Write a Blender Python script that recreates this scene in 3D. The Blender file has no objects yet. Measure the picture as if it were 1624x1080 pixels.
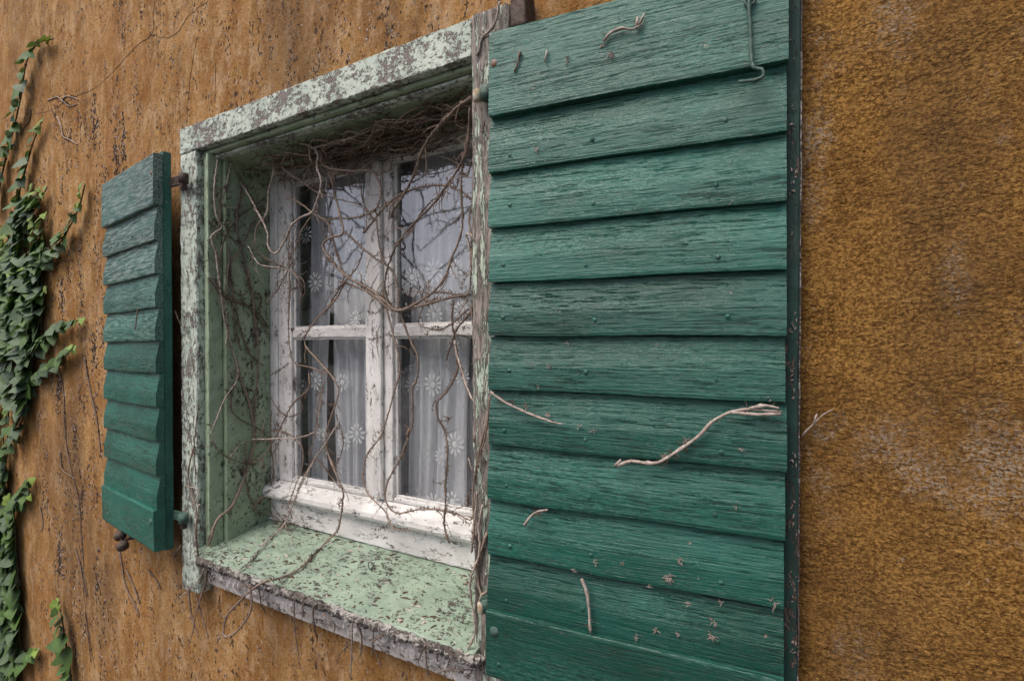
import bpy, bmesh, math, random
from mathutils import Vector, Matrix
R = math.radians
S = bpy.context.scene
C = S.collection
random.seed(11)

# ---------------------------------------------------------------- camera
F, TH, RO, HOR, D = 812.0, R(29.6), R(.286), 544.0, .85
cam = bpy.data.cameras.new('camera'); co = bpy.data.objects.new('camera', cam); C.objects.link(co)
cam.sensor_width = 36; cam.lens = F / 1624 * 36
cam.shift_y = (HOR - 540) / 1624
cam.clip_start = .02; cam.clip_end = 500
co.location = (0, -D, 0)
co.rotation_euler = (Matrix.Rotation(TH, 3, 'Z') @ Matrix.Rotation(R(90), 3, 'X') @ Matrix.Rotation(-RO, 3, 'Z')).to_euler()
S.camera = co

# ---------------------------------------------------------------- light
SUN_EL, SUN_AZ = R(58), R(205)      # azimuth measured clockwise from +Y
w = bpy.data.worlds.new('World'); S.world = w; w.use_nodes = True
wn = w.node_tree; wn.nodes.clear()
sky = wn.nodes.new('ShaderNodeTexSky'); sky.sky_type = 'NISHITA'; sky.sun_disc = False
sky.sun_elevation = SUN_EL; sky.sun_rotation = SUN_AZ
sky.air_density = .7; sky.dust_density = 5.0; sky.ozone_density = .6
bg = wn.nodes.new('ShaderNodeBackground'); bg.inputs[1].default_value = .13
wo = wn.nodes.new('ShaderNodeOutputWorld')
wn.links.new(sky.outputs[0], bg.inputs[0]); wn.links.new(bg.outputs[0], wo.inputs[0])
sl = bpy.data.lights.new('sun', 'SUN'); sl.energy = 1.45; sl.angle = R(36); sl.color = (1, .95, .88)
so = bpy.data.objects.new('sun', sl); C.objects.link(so)
sd = Vector((math.sin(SUN_AZ) * math.cos(SUN_EL), math.cos(SUN_AZ) * math.cos(SUN_EL), math.sin(SUN_EL)))
so.rotation_euler = sd.to_track_quat('Z', 'Y').to_euler()
S.view_settings.view_transform = 'Standard'; S.view_settings.look = 'None'
S.view_settings.gamma = 1; S.view_settings.use_curve_mapping = False
S.view_settings.exposure = 0.42

# ---------------------------------------------------------------- measuring helpers: photo point -> place on a real plane
def ray(px, py):
    X, Y = px - 812, HOR - py
    u = (X * math.cos(RO) + Y * math.sin(RO)) / F; v = (-X * math.sin(RO) + Y * math.cos(RO)) / F
    return Vector((-math.sin(TH) + u * math.cos(TH), math.cos(TH) + u * math.sin(TH), v))
O = Vector((0, -D, 0))
def at(px, py, Y):
    d = ray(px, py); return O + d * ((Y + D) / d.y)
def atX(px, py, X):
    d = ray(px, py); return O + d * (X / d.x)
def on_plane(px, py, p0, n):
    d = ray(px, py); return O + d * ((p0 - O).dot(n) / d.dot(n))

# ---------------------------------------------------------------- node helpers
class NT:
    def __init__(s, name):
        s.m = bpy.data.materials.new(name); s.m.use_nodes = True; s.t = s.m.node_tree; s.t.nodes.clear()
        s.out = s.n('ShaderNodeOutputMaterial'); s.tc = s.n('ShaderNodeTexCoord')
    def n(s, t): return s.t.nodes.new(t)
    def l(s, a, b): s.t.links.new(a, b)
    def put(s, sock, v):
        if isinstance(v, bpy.types.NodeSocket): s.l(v, sock)
        elif isinstance(v, tuple) and len(v) == 3 and sock.type == 'RGBA': sock.default_value = (*v, 1)
        else: sock.default_value = v
    def co(s, scale=(1, 1, 1), off=(0, 0, 0)):
        m = s.n('ShaderNodeMapping'); s.l(s.tc.outputs['Object'], m.inputs[0])
        m.inputs['Scale'].default_value = scale; m.inputs['Location'].default_value = off
        return m.outputs[0]
    def noise(s, vec, scale, detail=5, rough=.6, dist=0):
        n = s.n('ShaderNodeTexNoise'); s.l(vec, n.inputs['Vector'])
        n.inputs['Scale'].default_value = scale; n.inputs['Detail'].default_value = detail
        n.inputs['Roughness'].default_value = rough; n.inputs['Distortion'].default_value = dist
        return n.outputs['Fac']
    def vor(s, vec, scale, feature='DISTANCE_TO_EDGE'):
        n = s.n('ShaderNodeTexVoronoi'); n.feature = feature; s.l(vec, n.inputs['Vector']); n.inputs['Scale'].default_value = scale
        return n.outputs['Distance']
    def warp(s, vec, scale, amt):
        n = s.n('ShaderNodeTexNoise'); s.l(vec, n.inputs['Vector']); n.inputs['Scale'].default_value = scale; n.inputs['Detail'].default_value = 3
        a = s.n('ShaderNodeVectorMath'); a.operation = 'MULTIPLY_ADD'
        s.l(n.outputs['Color'], a.inputs[0]); a.inputs[1].default_value = (amt,) * 3; s.l(vec, a.inputs[2])
        return a.outputs[0]
    def step(s, v, a, b, lo=0., hi=1.):
        n = s.n('ShaderNodeMapRange'); n.interpolation_type = 'SMOOTHSTEP'
        s.put(n.inputs[0], v); n.inputs[1].default_value = a; n.inputs[2].default_value = b
        n.inputs[3].default_value = lo; n.inputs[4].default_value = hi
        return n.outputs[0]
    def mth(s, op, a, b=0., c=0.):
        n = s.n('ShaderNodeMath'); n.operation = op; s.put(n.inputs[0], a); s.put(n.inputs[1], b); s.put(n.inputs[2], c)
        return n.outputs[0]
    def mix(s, f, a, b, mode='MIX'):
        n = s.n('ShaderNodeMix'); n.data_type = 'RGBA'; n.blend_type = mode
        s.put(n.inputs[0], f); s.put(n.inputs[6], a); s.put(n.inputs[7], b)
        return n.outputs[2]
    def bump(s, h, dist, strength=1., nrm=None):
        n = s.n('ShaderNodeBump'); s.l(h, n.inputs['Height']); n.inputs['Distance'].default_value = dist; n.inputs['Strength'].default_value = strength
        if nrm: s.l(nrm, n.inputs['Normal'])
        return n.outputs[0]
    def bsdf(s, col, rough=.6, nrm=None, spec=.5, metal=0., **k):
        b = s.n('ShaderNodeBsdfPrincipled'); s.put(b.inputs['Base Color'], col); s.put(b.inputs['Roughness'], rough)
        b.inputs['Specular IOR Level'].default_value = spec; b.inputs['Metallic'].default_value = metal
        if nrm: s.l(nrm, b.inputs['Normal'])
        for a, v in k.items(): s.put(b.inputs[a.replace('_', ' ')], v)
        s.l(b.outputs[0], s.out.inputs[0]); return b

def peel(name, paint, paint2, under, grain=(1, 1, 1), amount=.45, size=45, rough=.65, crack=.5, depth=.0012, dirt=.4):
    """old paint: flakes off in chips, cracked along the grain, dirt in the cracks, edge shadow and dirt painted round the chips"""
    t = NT(name)
    c = t.co(grain); w_ = t.warp(c, size * .6, .012)
    big = t.noise(t.co((1, 1, 1)), 9, 3, .5)
    h1 = t.noise(w_, size, 9, .68)
    h2 = t.noise(c, size * 4.5, 4, .7)
    h = t.mth('ADD', t.mth('MULTIPLY', h1, .62), t.mth('MULTIPLY', h2, .38))
    h = t.mth('ADD', h, t.mth('MULTIPLY', t.mth('SUBTRACT', big, .5), .28))
    th = amount
    m = t.step(h, th - .006, th + .012)
    edge = t.mth('MULTIPLY', t.step(h, th - .035, th - .002), t.step(h, th + .004, th + .03, 1., 0.))  # dark chip outline: edge shadow painted into the colour together with dirt
    cr = t.vor(t.warp(t.co(tuple(g for g in grain)), size * 1.2, .02), size * 1.5)
    crm = t.mth('MULTIPLY', t.step(cr, .0, .05, 1., 0.), t.step(t.noise(c, size * .5, 3), .5, .62))
    crm = t.mth('MULTIPLY', crm, crack)
    pc = t.mix(t.step(t.noise(t.co(), 14, 5, .6), .35, .65), paint, paint2)
    pc = t.mix(t.mth('MULTIPLY', t.step(h2, .45, .7), .18), pc, tuple(x * .45 for x in paint))
    uc = t.mix(t.step(t.noise(c, size * 2.5, 5, .7), .38, .6), tuple(x * .35 for x in under), under)
    col = t.mix(m, uc, pc)
    col = t.mix(t.mth('MULTIPLY', edge, .75), col, (.035, .028, .024))
    col = t.mix(crm, col, (.05, .04, .035))
    dr = t.step(t.noise(t.co(), 5, 6, .7), .52, .75)
    col = t.mix(t.mth('MULTIPLY', dr, dirt), col, (.10, .085, .06))
    hh = t.mth('ADD', t.mth('MULTIPLY', m, 1.), t.mth('MULTIPLY', h2, .55))
    hh = t.mth('SUBTRACT', hh, t.mth('MULTIPLY', crm, .8))
    n = t.bump(hh, depth)
    t.bsdf(col, rough, n)
    return t.m

def mat_wall():
    t = NT('ochre_lime_plaster')
    c = t.co()
    sx = t.n('ShaderNodeSeparateXYZ'); t.l(c, sx.inputs[0])
    right = t.step(sx.outputs[0], -.55, -.05)                       # the plaster right of the window is the coarse one
    streak = t.noise(t.warp(t.co((1, 1, .42)), 9, .12), 8, 9, .75)
    fine_streak = t.noise(t.warp(t.co((1, 1, .50)), 24, .04), 26, 8, .8)
    big = t.noise(c, 2.6, 5, .6)
    col = t.mix(t.step(streak, .36, .64), (.28, .130, .036), (.52, .30, .115))
    col = t.mix(t.mth('MULTIPLY', t.step(t.noise(c, 150, 6, .8), .45, .60), .6), col, (.19, .080, .022))
    runs = t.mth('MULTIPLY', t.step(t.noise(t.warp(t.co((1, 1, .13), (9, 0, 2)), 5, .07), 9, 7, .7), .53, .66), t.step(t.noise(c, 55, 6, .75), .38, .58))
    col = t.mix(t.mth('MULTIPLY', runs, .6), col, (.115, .065, .034))
    col = t.mix(t.mth('MULTIPLY', t.step(fine_streak, .46, .66), .65), col, (.60, .42, .25))
    col = t.mix(t.mth('MULTIPLY', t.step(big, .45, .7), .45), col, (.27, .11, .028))
    # coarse part: deep orange ochre with greyish lime showing through
    g1 = t.noise(c, 230, 5, .75)
    cr_ = t.mix(t.step(g1, .38, .62), (.19, .085, .020), (.60, .325, .090))
    cr_ = t.mix(t.mth('MULTIPLY', t.step(t.noise(c, 4.5, 6, .7), .4, .65), .45), cr_, (.22, .105, .028))
    lime = t.mth('MULTIPLY', t.step(t.noise(t.co((1, 1, .6), (3, 0, 1)), 4.2, 7, .78), .50, .63), t.step(t.noise(c, 260, 4, .75), .46, .58))
    cr_ = t.mix(t.mth('MULTIPLY', lime, .85), cr_, (.62, .51, .40))
    rub = t.step(t.noise(c, 13, 6, .7), .42, .60)          # trowelled flatter here, rougher there
    col = t.mix(right, col, cr_)
    # pits with dark bottoms and pale rims, in vertical trails where the creeper held on
    trail = t.noise(t.warp(t.co((1, 1, .12)), 8, .04), 16, 4, .6)
    pit = t.noise(t.warp(t.co((1, 1, .55)), 60, .01), 95, 5, .6)
    pv = t.mth('ADD', pit, t.mth('MULTIPLY', t.mth('SUBTRACT', trail, .5), .42))
    pv = t.mth('SUBTRACT', pv, t.mth('MULTIPLY', right, .10))
    rim = t.mth('MULTIPLY', t.step(pv, .585, .61), t.step(t.noise(c, 60, 3), .48, .6))
    hole = t.step(pv, .635, .655)
    col = t.mix(t.mth('MULTIPLY', rim, .55), col, (.62, .52, .42))
    col = t.mix(t.mth('MULTIPLY', hole, .88), col, (.045, .028, .02))
    stain = t.step(t.noise(t.co((1, 1, .3), (5, 0, 0)), 2.2, 5, .6), .50, .72)
    col = t.mix(t.mth('MULTIPLY', stain, .55), col, (.11, .070, .040))
    h = t.mth('ADD', t.mth('MULTIPLY', t.noise(c, 260, 5, .75), t.mth('ADD', .5, t.mth('MULTIPLY', right, .7))), t.mth('MULTIPLY', t.noise(c, 30, 8, .7), 1.2))
    h = t.mth('ADD', h, t.mth('MULTIPLY', t.step(t.noise(t.warp(t.co((1, 1, 1.7)), 50, .012), 85, 5, .65), .40, .62), t.mth('MULTIPLY', right, t.mth('ADD', .35, t.mth('MULTIPLY', rub, 1.1)))))
    h = t.mth('SUBTRACT', h, t.mth('MULTIPLY', hole, 1.0))
    t.bsdf(col, .92, t.bump(h, .0060), .15)
    return t.m

def mat_green(name='green_gloss_paint_on_wood', pale=(.055, .235, .178), amt=.48, lo=.38, fx=.34):
    t = NT(name)
    oi = t.n('ShaderNodeObjectInfo')                       # every plank its own stretch of grain
    sh = t.n('ShaderNodeVectorMath'); sh.operation = 'MULTIPLY_ADD'; cb = t.n('ShaderNodeCombineXYZ')
    for k in range(3): t.l(oi.outputs['Random'], cb.inputs[k])
    t.l(cb.outputs[0], sh.inputs[0]); sh.inputs[1].default_value = (7, 3, 5); t.l(t.tc.outputs['Object'], sh.inputs[2])
    def cc(sx):
        m = t.n('ShaderNodeMapping'); t.l(sh.outputs[0], m.inputs[0]); m.inputs['Scale'].default_value = (sx, 1, 1); return m.outputs[0]
    w_ = t.warp(cc(.26), 7, .022)
    def st(x, off=(0, 0, 0)):
        m = t.n('ShaderNodeMapping'); t.l(w_, m.inputs[0]); m.inputs['Scale'].default_value = (x, 1, 1); m.inputs['Location'].default_value = off; return m.outputs[0]
    gr = t.noise(st(.16), 300, 6, .72)                     # fine open grain
    gr2 = t.noise(st(.08), 95, 3, .55)                     # broad ridges
    blot = t.noise(cc(.5), 7, 6, .65)
    worn_or_sheen = t.step(t.noise(cc(.35), 8, 5, .6), lo, lo + .3)
    al = t.vor(t.warp(cc(.30), 60, .02), 120)              # crackled skin, only in places
    alm = t.mth('MULTIPLY', t.step(al, 0, .08, 1., 0.), t.step(t.noise(cc(.4), 5, 5, .65), .54, .68))
    sc = t.noise(cc(fx), 210, 5, .75)
    tone = t.step(oi.outputs['Random'], 0, 1, .82, 1.18)
    col = t.mix(t.step(blot, .33, .67), (.003, .070, .046), (.007, .112, .081))
    col = t.mix(t.mth('MULTIPLY', t.mth('MULTIPLY', t.step(sc, .44, .60), worn_or_sheen), amt), col, pale)
    crack = t.mth('MULTIPLY', t.step(gr, .38, .45, 1., 0.), t.step(t.noise(st(.4, (4, 0, 0)), 16, 5, .7), .38, .52))
    col = t.mix(t.mth('MULTIPLY', crack, .62), col, (.004, .022, .016))
    col = t.mix(t.mth('MULTIPLY', alm, .55), col, (.004, .020, .015))
    dirt = t.step(t.noise(cc(.8), 26, 7, .75), .60, .74)
    col = t.mix(t.mth('MULTIPLY', dirt, .35), col, (.05, .06, .045))
    chip = t.step(t.noise(cc(.5), 44, 8, .72), .680, .688)
    col = t.mix(chip, col, (.42, .36, .31))
    hv = t.n('ShaderNodeHueSaturation'); t.l(tone, hv.inputs['Value']); t.l(col, hv.inputs['Color']); col = hv.outputs[0]
    h = t.mth('ADD', t.mth('MULTIPLY', gr, 1.15), t.mth('MULTIPLY', gr2, .5))
    h = t.mth('ADD', h, t.mth('MULTIPLY', sc, t.mth('MULTIPLY', worn_or_sheen, .5)))
    h = t.mth('SUBTRACT', h, t.mth('MULTIPLY', crack, .35))
    h = t.mth('SUBTRACT', h, t.mth('MULTIPLY', alm, .30))
    h = t.mth('SUBTRACT', h, t.mth('MULTIPLY', chip, .6))
    t.bsdf(col, t.step(blot, .3, .7, .20, .34), t.bump(h, .0019), .5, IOR=1.62)
    return t.m

def mat_simple(name, a, b, scale=60, rough=.7, bump=.001, metal=0., spec=.4, rnd=False):
    t = NT(name); c = t.co()
    n = t.noise(c, scale, 6, .7)
    col = t.mix(t.step(n, .35, .65), a, b)
    if rnd:
        oi = t.n('ShaderNodeObjectInfo'); col = t.mix(t.mth('MULTIPLY', oi.outputs['Random'], .55), col, tuple(min(1, x * 1.9) for x in b))
    t.bsdf(col, rough, t.bump(t.noise(c, scale * 3, 4, .7), bump), spec, metal)
    return t.m

def mat_leaf(name, a, b, rough=.4):
    t = NT(name); oi = t.n('ShaderNodeObjectInfo')
    c = t.co(); n = t.noise(c, 60, 4)
    col = t.mix(t.step(n, .3, .7), a, b)
    col = t.mix(t.mth('MULTIPLY', oi.outputs['Random'], .5), col, tuple(x * .45 for x in a))
    b_ = t.bsdf(col, rough, t.bump(t.noise(c, 110, 3), .0012), .45)
    tr = t.n('ShaderNodeBsdfTranslucent'); t.put(tr.inputs[0], col)
    mx = t.n('ShaderNodeMixShader'); mx.inputs[0].default_value = .2
    t.l(b_.outputs[0], mx.inputs[1]); t.l(tr.outputs[0], mx.inputs[2]); t.l(mx.outputs[0], t.out.inputs[0])
    return t.m

def mat_glass():
    t = NT('old_window_glass')
    ge = t.n('ShaderNodeNewGeometry'); dp = t.n('ShaderNodeVectorMath'); dp.operation = 'DOT_PRODUCT'
    t.l(ge.outputs['Incoming'], dp.inputs[0])
    nb = t.bump(t.noise(t.co(), 7, 2), .0009); t.l(nb, dp.inputs[1])
    f0 = .20; cs = t.mth('SUBTRACT', 1., t.mth('ABSOLUTE', dp.outputs['Value']))
    fr = t.mth('ADD', t.mth('MULTIPLY', t.mth('POWER', cs, 5.), 1 - f0), f0)      # Schlick, the same from both sides
    g = t.n('ShaderNodeBsdfGlossy'); g.inputs['Roughness'].default_value = .012; t.l(nb, g.inputs['Normal'])
    g.inputs[0].default_value = (.98, .98, 1, 1)
    tr = t.n('ShaderNodeBsdfTransparent'); tr.inputs[0].default_value = (.93, .95, .95, 1)
    mx = t.n('ShaderNodeMixShader'); t.l(fr, mx.inputs[0]); t.l(tr.outputs[0], mx.inputs[1]); t.l(g.outputs[0], mx.inputs[2])
    df = t.n('ShaderNodeBsdfDiffuse'); df.inputs[0].default_value = (.5, .5, .5, 1)
    sp = t.mth('ADD', t.mth('MULTIPLY', t.step(t.noise(t.co(), 160, 3, .5), .66, .70), .35), .015)
    m2 = t.n('ShaderNodeMixShader'); t.l(sp, m2.inputs[0]); t.l(mx.outputs[0], m2.inputs[1]); t.l(df.outputs[0], m2.inputs[2])
    t.l(m2.outputs[0], t.out.inputs[0]); return t.m

def mat_curtain(name, dens, col):
    t = NT(name)
    th = t.noise(t.co((1, 1, .08)), 260, 3, .6)
    th2 = t.noise(t.co((1, 1, .2)), 60, 5, .7)
    f = t.mth('ADD', dens, t.mth('MULTIPLY', t.mth('SUBTRACT', th, .5), .5)); f = t.mth('ADD', f, t.mth('MULTIPLY', t.mth('SUBTRACT', th2, .5), .6))
    f = t.step(f, 0., 1., 0., 1.)
    d = t.n('ShaderNodeBsdfDiffuse'); d.inputs[0].default_value = (*col, 1)
    e = t.n('ShaderNodeBsdfTranslucent'); e.inputs[0].default_value = (*col, 1)
    a = t.n('ShaderNodeMixShader'); a.inputs[0].default_value = .25; t.l(d.outputs[0], a.inputs[1]); t.l(e.outputs[0], a.inputs[2])
    tr = t.n('ShaderNodeBsdfTransparent')
    m = t.n('ShaderNodeMixShader'); t.l(f, m.inputs[0]); t.l(tr.outputs[0], m.inputs[1]); t.l(a.outputs[0], m.inputs[2])
    t.l(m.outputs[0], t.out.inputs[0]); return t.m

WALL = mat_wall(); GREEN = mat_green(); GREENP = mat_green('chalky_green_with_sky_sheen', (.30, .40, .36), .9, .12, .07); GREENM = mat_green('green_with_half_sky_sheen', (.17, .32, .27), .75, .25, .09)  # paler copies: chalk plus grazing sky reflection put into the colour
CASING_H = peel('flaking_mint_paint_horizontal', (.62, .69, .60), (.48, .56, .48), (.30, .245, .225), (.7, 1, 1), .462, 95, .7, .9, .0022, .12)
CASING_V = peel('flaking_mint_paint_vertical', (.60, .67, .58), (.46, .54, .46), (.32, .265, .245), (1, 1, .5), .465, 95, .7, .9, .0022, .2)
STILE_V = peel('bare_weathered_post', (.56, .65, .53), (.45, .54, .44), (.33, .28, .25), (1.4, 1, .16), .52, 60, .75, .5, .002, .2)
REVEAL = peel('green_reveal_paint', (.36, .45, .31), (.26, .34, .215), (.11, .095, .065), (1, 1, .6), .415, 80, .6, .45, .0010, .25)
SILLM = peel('green_sill_paint', (.30, .385, .295), (.21, .285, .215), (.13, .10, .075), (.5, 1, 1), .42, 85, .6, .7, .0016, .75)
NOSE = peel('bare_sill_edge', (.42, .40, .37), (.34, .31, .285), (.17, .14, .125), (.5, 1, 1), .50, 90, .9, .8, .0025, .3)
APRON = peel('crumbling_white_render', (.78, .74, .70), (.60, .55, .51), (.36, .29, .26), (.8, 1, 1), .42, 45, .9, .5, .004, .25)
WHITE = peel('crazed_white_paint', (.76, .745, .73), (.64, .62, .60), (.30, .26, .23), (1, 1, .35), .398, 70, .55, .9, .0010, .12)
WHITE_H = peel('crazed_white_paint_rail', (.76, .745, .73), (.64, .62, .60), (.30, .26, .23), (.35, 1, 1), .40, 70, .55, .9, .0010, .12)
GRIME = peel('grimy_dark_green_edge_paint', (.012, .055, .042), (.008, .036, .028), (.17, .115, .09), (1, 1, .3), .43, 75, .7, .5, .0016, .5)
IRON = mat_simple('rusty_iron', (.045, .027, .020), (.12, .09, .075), 90, .7, .0012, .3)
RUST = mat_simple('rusted_bolt', (.20, .085, .045), (.15, .17, .16), 160, .5, .0008, .3)
PALEIRON = mat_simple('painted_rusty_pin', (.36, .22, .11), (.55, .52, .42), 90, .6, .001)
GREENIRON = mat_simple('green_painted_iron', (.03, .07, .055), (.10, .17, .14), 150, .5, .0012)
STEM = mat_simple('dry_stem_bark', (.085, .056, .042), (.20, .150, .118), 150, .85, .0010, rnd=True)
PALESTEM = mat_simple('bleached_stem', (.26, .20, .165), (.50, .43, .38), 120, .85, .0010)
ROOT = mat_simple('dry_root_hairs', (.06, .034, .025), (.12, .08, .06), 200, .9, .0002)
FLECK = mat_simple('pale_residue', (.40, .33, .28), (.60, .54, .49), 200, .9, .0002)
DARK = mat_simple('dark_residue', (.045, .03, .025), (.10, .065, .05), 200, .9, .0002)
LEAF = [mat_leaf('ivy_leaf', (.075, .165, .032), (.13, .225, .050)), mat_leaf('ivy_leaf_greyish', (.095, .165, .075), (.165, .235, .125), .36), mat_leaf('ivy_leaf_young', (.22, .36, .05), (.30, .42, .08))]
IVYSTEM = mat_simple('ivy_stem_bark', (.05, .05, .03), (.12, .12, .06), 90, .8, .0008)
GLASS = mat_glass()

# ---------------------------------------------------------------- object helpers
def link(name, me, mat, parent=None):
    me.name = name
    if mat and not me.materials: me.materials.append(mat)
    o = bpy.data.objects.new(name, me); C.objects.link(o)
    if parent: o.parent = parent
    return o
def tag(o, label=None, cat=None, group=None, kind=None):
    if label: o['label'] = label
    if cat: o['category'] = cat
    if group: o['group'] = group
    if kind: o['kind'] = kind
    return o
def thing(name, label, cat, loc=(0, 0, 0), rz=0, group=None):
    o = bpy.data.objects.new(name, None); C.objects.link(o); o.location = loc; o.rotation_euler = (0, 0, rz); o.empty_display_size = .05
    return tag(o, label, cat, group)
def pyd(vs, fs, smooth=False):
    me = bpy.data.meshes.new('m'); me.from_pydata([tuple(v) for v in vs], [], fs); me.update()
    if smooth: me.shade_smooth()
    return me
def board(x0, x1, y0, y1, z0, z1, bev=.0025, seg=None, jit=.0007, skew=None):
    """a sawn board with softened, slightly uneven edges"""
    bm = bmesh.new(); bmesh.ops.create_cube(bm, size=1)
    L = (x1 - x0, y1 - y0, z1 - z0); ax = L.index(max(L))
    for v in bm.verts:
        v.co = Vector(((x0 + x1) / 2 + v.co.x * L[0], (y0 + y1) / 2 + v.co.y * L[1], (z0 + z1) / 2 + v.co.z * L[2]))
    if bev: bmesh.ops.bevel(bm, geom=list(bm.edges), offset=bev, segments=2, profile=.5, affect='EDGES')
    n = seg or max(2, int(L[ax] / .025))
    lo = (x0, y0, z0)[ax]
    for k in range(1, n):
        p = [0, 0, 0]; p[ax] = lo + L[ax] * k / n; nn = [0, 0, 0]; nn[ax] = 1
        bmesh.ops.bisect_plane(bm, geom=bm.verts[:] + bm.edges[:] + bm.faces[:], plane_co=p, plane_no=nn)
    for v in bm.verts:
        v.co += Vector((random.uniform(-1, 1), random.uniform(-1, 1), random.uniform(-1, 1))) * jit
        if skew: v.co.z += skew(v.co)
    me = bpy.data.meshes.new('m'); bm.to_mesh(me); bm.free(); return me
def catmull(P, step=.008):
    out = []
    P = [Vector(p) for p in P]; Q = [P[0] * 2 - P[1]] + P + [P[-1] * 2 - P[-2]]
    for i in range(1, len(Q) - 2):
        a, b, c, d = Q[i - 1:i + 3]; n = max(1, int((c - b).length / step))
        for k in range(n):
            t = k / n
            out.append(.5 * ((2 * b) + (c - a) * t + (2 * a - 5 * b + 4 * c - d) * t * t + (3 * b - a - 3 * c + d) * t ** 3))
    out.append(P[-1]); return out
def tube(P, r0, r1, sides=6, wob=.10, cap=True, kink=.0):
    vs, fs = [], []
    n = len(P); up = Vector((.3, -.9, .2)); ph = random.random() * 9
    for i, p in enumerate(P):
        t = (P[min(i + 1, n - 1)] - P[max(i - 1, 0)]).normalized()
        u = t.cross(up); u = u.normalized() if u.length > 1e-4 else t.orthogonal().normalized(); v = t.cross(u)
        r = r0 + (r1 - r0) * i / max(1, n - 1)
        r *= 1 + random.uniform(-wob, wob) + (.42 if (i + int(ph)) % 7 == 0 else 0) * (wob > .05)
        q = p + Vector((random.uniform(-1, 1), random.uniform(-1, 1), random.uniform(-1, 1))) * kink
        for k in range(sides):
            a = 2 * math.pi * k / sides; vs.append(q + (u * math.cos(a) + v * math.sin(a)) * r)
        if i:
            for k in range(sides):
                a0 = (i - 1) * sides + k; a1 = (i - 1) * sides + (k + 1) % sides
                fs.append((a0, a1, a1 + sides, a0 + sides))
    if cap: fs.append(tuple(range(sides))[::-1]); fs.append(tuple(range((n - 1) * sides, n * sides)))
    return pyd(vs, fs, True)
def spikes(vs, fs, p, d, L, r=.0006):
    d = d.normalized(); u = d.orthogonal().normalized(); v = d.cross(u); b = len(vs)
    bend = Vector((random.uniform(-.3, .3), random.uniform(-.3, .3), random.uniform(-.3, .3)))
    for k in range(3):
        a = 2.094 * k; vs.append(p + (u * math.cos(a) + v * math.sin(a)) * r)
    m = p + d * L * .55
    for k in range(3):
        a = 2.094 * k; vs.append(m + (u * math.cos(a) + v * math.sin(a)) * r * .7)
    vs.append(p + (d + bend).normalized() * L)
    for k in range(3):
        j = (k + 1) % 3; fs.append((b + k, b + j, b + 3 + j, b + 3 + k)); fs.append((b + 3 + k, b + 3 + j, b + 6))
def root_tufts(vs, fs, P, dens=.5, L=(.003, .009), tuft=.16):
    L = (L[0] * 1.3, L[1] * 1.45)
    n = len(P); on = 0; side = 1
    for i in range(1, n - 1):
        if on <= 0 and random.random() < tuft * dens: on = random.randint(2, 7); side = random.choice((-1, 1))
        t = (P[i + 1] - P[i - 1]).normalized(); u = t.cross(Vector((0, 1, 0)))
        u = u.normalized() if u.length > .05 else t.orthogonal().normalized()
        k = random.randint(2, 4) if on > 0 else (1 if random.random() < .35 * dens else 0); on -= 1
        for _ in range(k):
            sgn = side if random.random() < .75 else -side
            d = u * sgn + t * random.uniform(-.6, .9) + Vector((0, random.uniform(-.6, .6), 0))
            spikes(vs, fs, P[i] + t * random.uniform(-.004, .004), d, random.uniform(*L), .0011)
def bits(vs, fs, p, s, flat=1., ln=2.2, ax=None):
    a = ax or Vector((random.uniform(-1, 1), random.uniform(-.2, .2), random.uniform(-1, 1))).normalized()
    n = Vector((0, -1, 0)); b = a.cross(n).normalized(); k = len(vs)
    for sx, sy in ((-1, -1), (1, -1), (1, 1), (-1, 1)): vs.append(p + a * sx * s * ln * random.uniform(.6, 1) + b * sy * s * random.uniform(.5, 1))
    vs.append(p + a * random.uniform(-.5, .5) * s + n * s * flat)
    fs += [(k, k + 1, k + 4), (k + 1, k + 2, k + 4), (k + 2, k + 3, k + 4), (k + 3, k, k + 4)]
def dome(r, h=.5, seg=12, rings=4):
    vs, fs = [], []
    for j in range(rings):
        a = math.pi / 2 * j / rings
        for k in range(seg):
            b = 2 * math.pi * k / seg; vs.append(Vector((r * math.cos(a) * math.cos(b), -r * h * math.sin(a), r * math.cos(a) * math.sin(b))))
    vs.append(Vector((0, -r * h, 0)))
    for j in range(rings - 1):
        for k in range(seg):
            l = (k + 1) % seg; fs.append((j * seg + k, j * seg + l, (j + 1) * seg + l, (j + 1) * seg + k))
    for k in range(seg): fs.append(((rings - 1) * seg + k, (rings - 1) * seg + (k + 1) % seg, len(vs) - 1))
    return pyd(vs, fs, True)
def lathe(prof, axis='Z', seg=16, loc=(0, 0, 0)):
    vs, fs = [], []
    for r, h in prof:
        for k in range(seg):
            a = 2 * math.pi * k / seg; x, y = r * math.cos(a), r * math.sin(a)
            p = (x, y, h) if axis == 'Z' else (x, h, y); vs.append(Vector(p) + Vector(loc))
    for j in range(len(prof) - 1):
        for k in range(seg):
            l = (k + 1) % seg; fs.append((j * seg + k, j * seg + l, (j + 1) * seg + l, (j + 1) * seg + k))
    fs.append(tuple(range(seg))[::-1]); fs.append(tuple(range((len(prof) - 1) * seg, len(prof) * seg)))
    return pyd(vs, fs, True)

# ---------------------------------------------------------------- the place
WY = .045                                                     # plaster face
GZ = -1.55                                                    # ground
g = link('ground', pyd([(-200, -300, GZ), (200, -300, GZ), (200, 60, GZ), (-200, 60, GZ)], [(0, 1, 2, 3)]),
         mat_simple('grey_gravel', (.06, .057, .052), (.10, .095, .088), 3, .9, .01)); tag(g, kind='structure')
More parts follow.
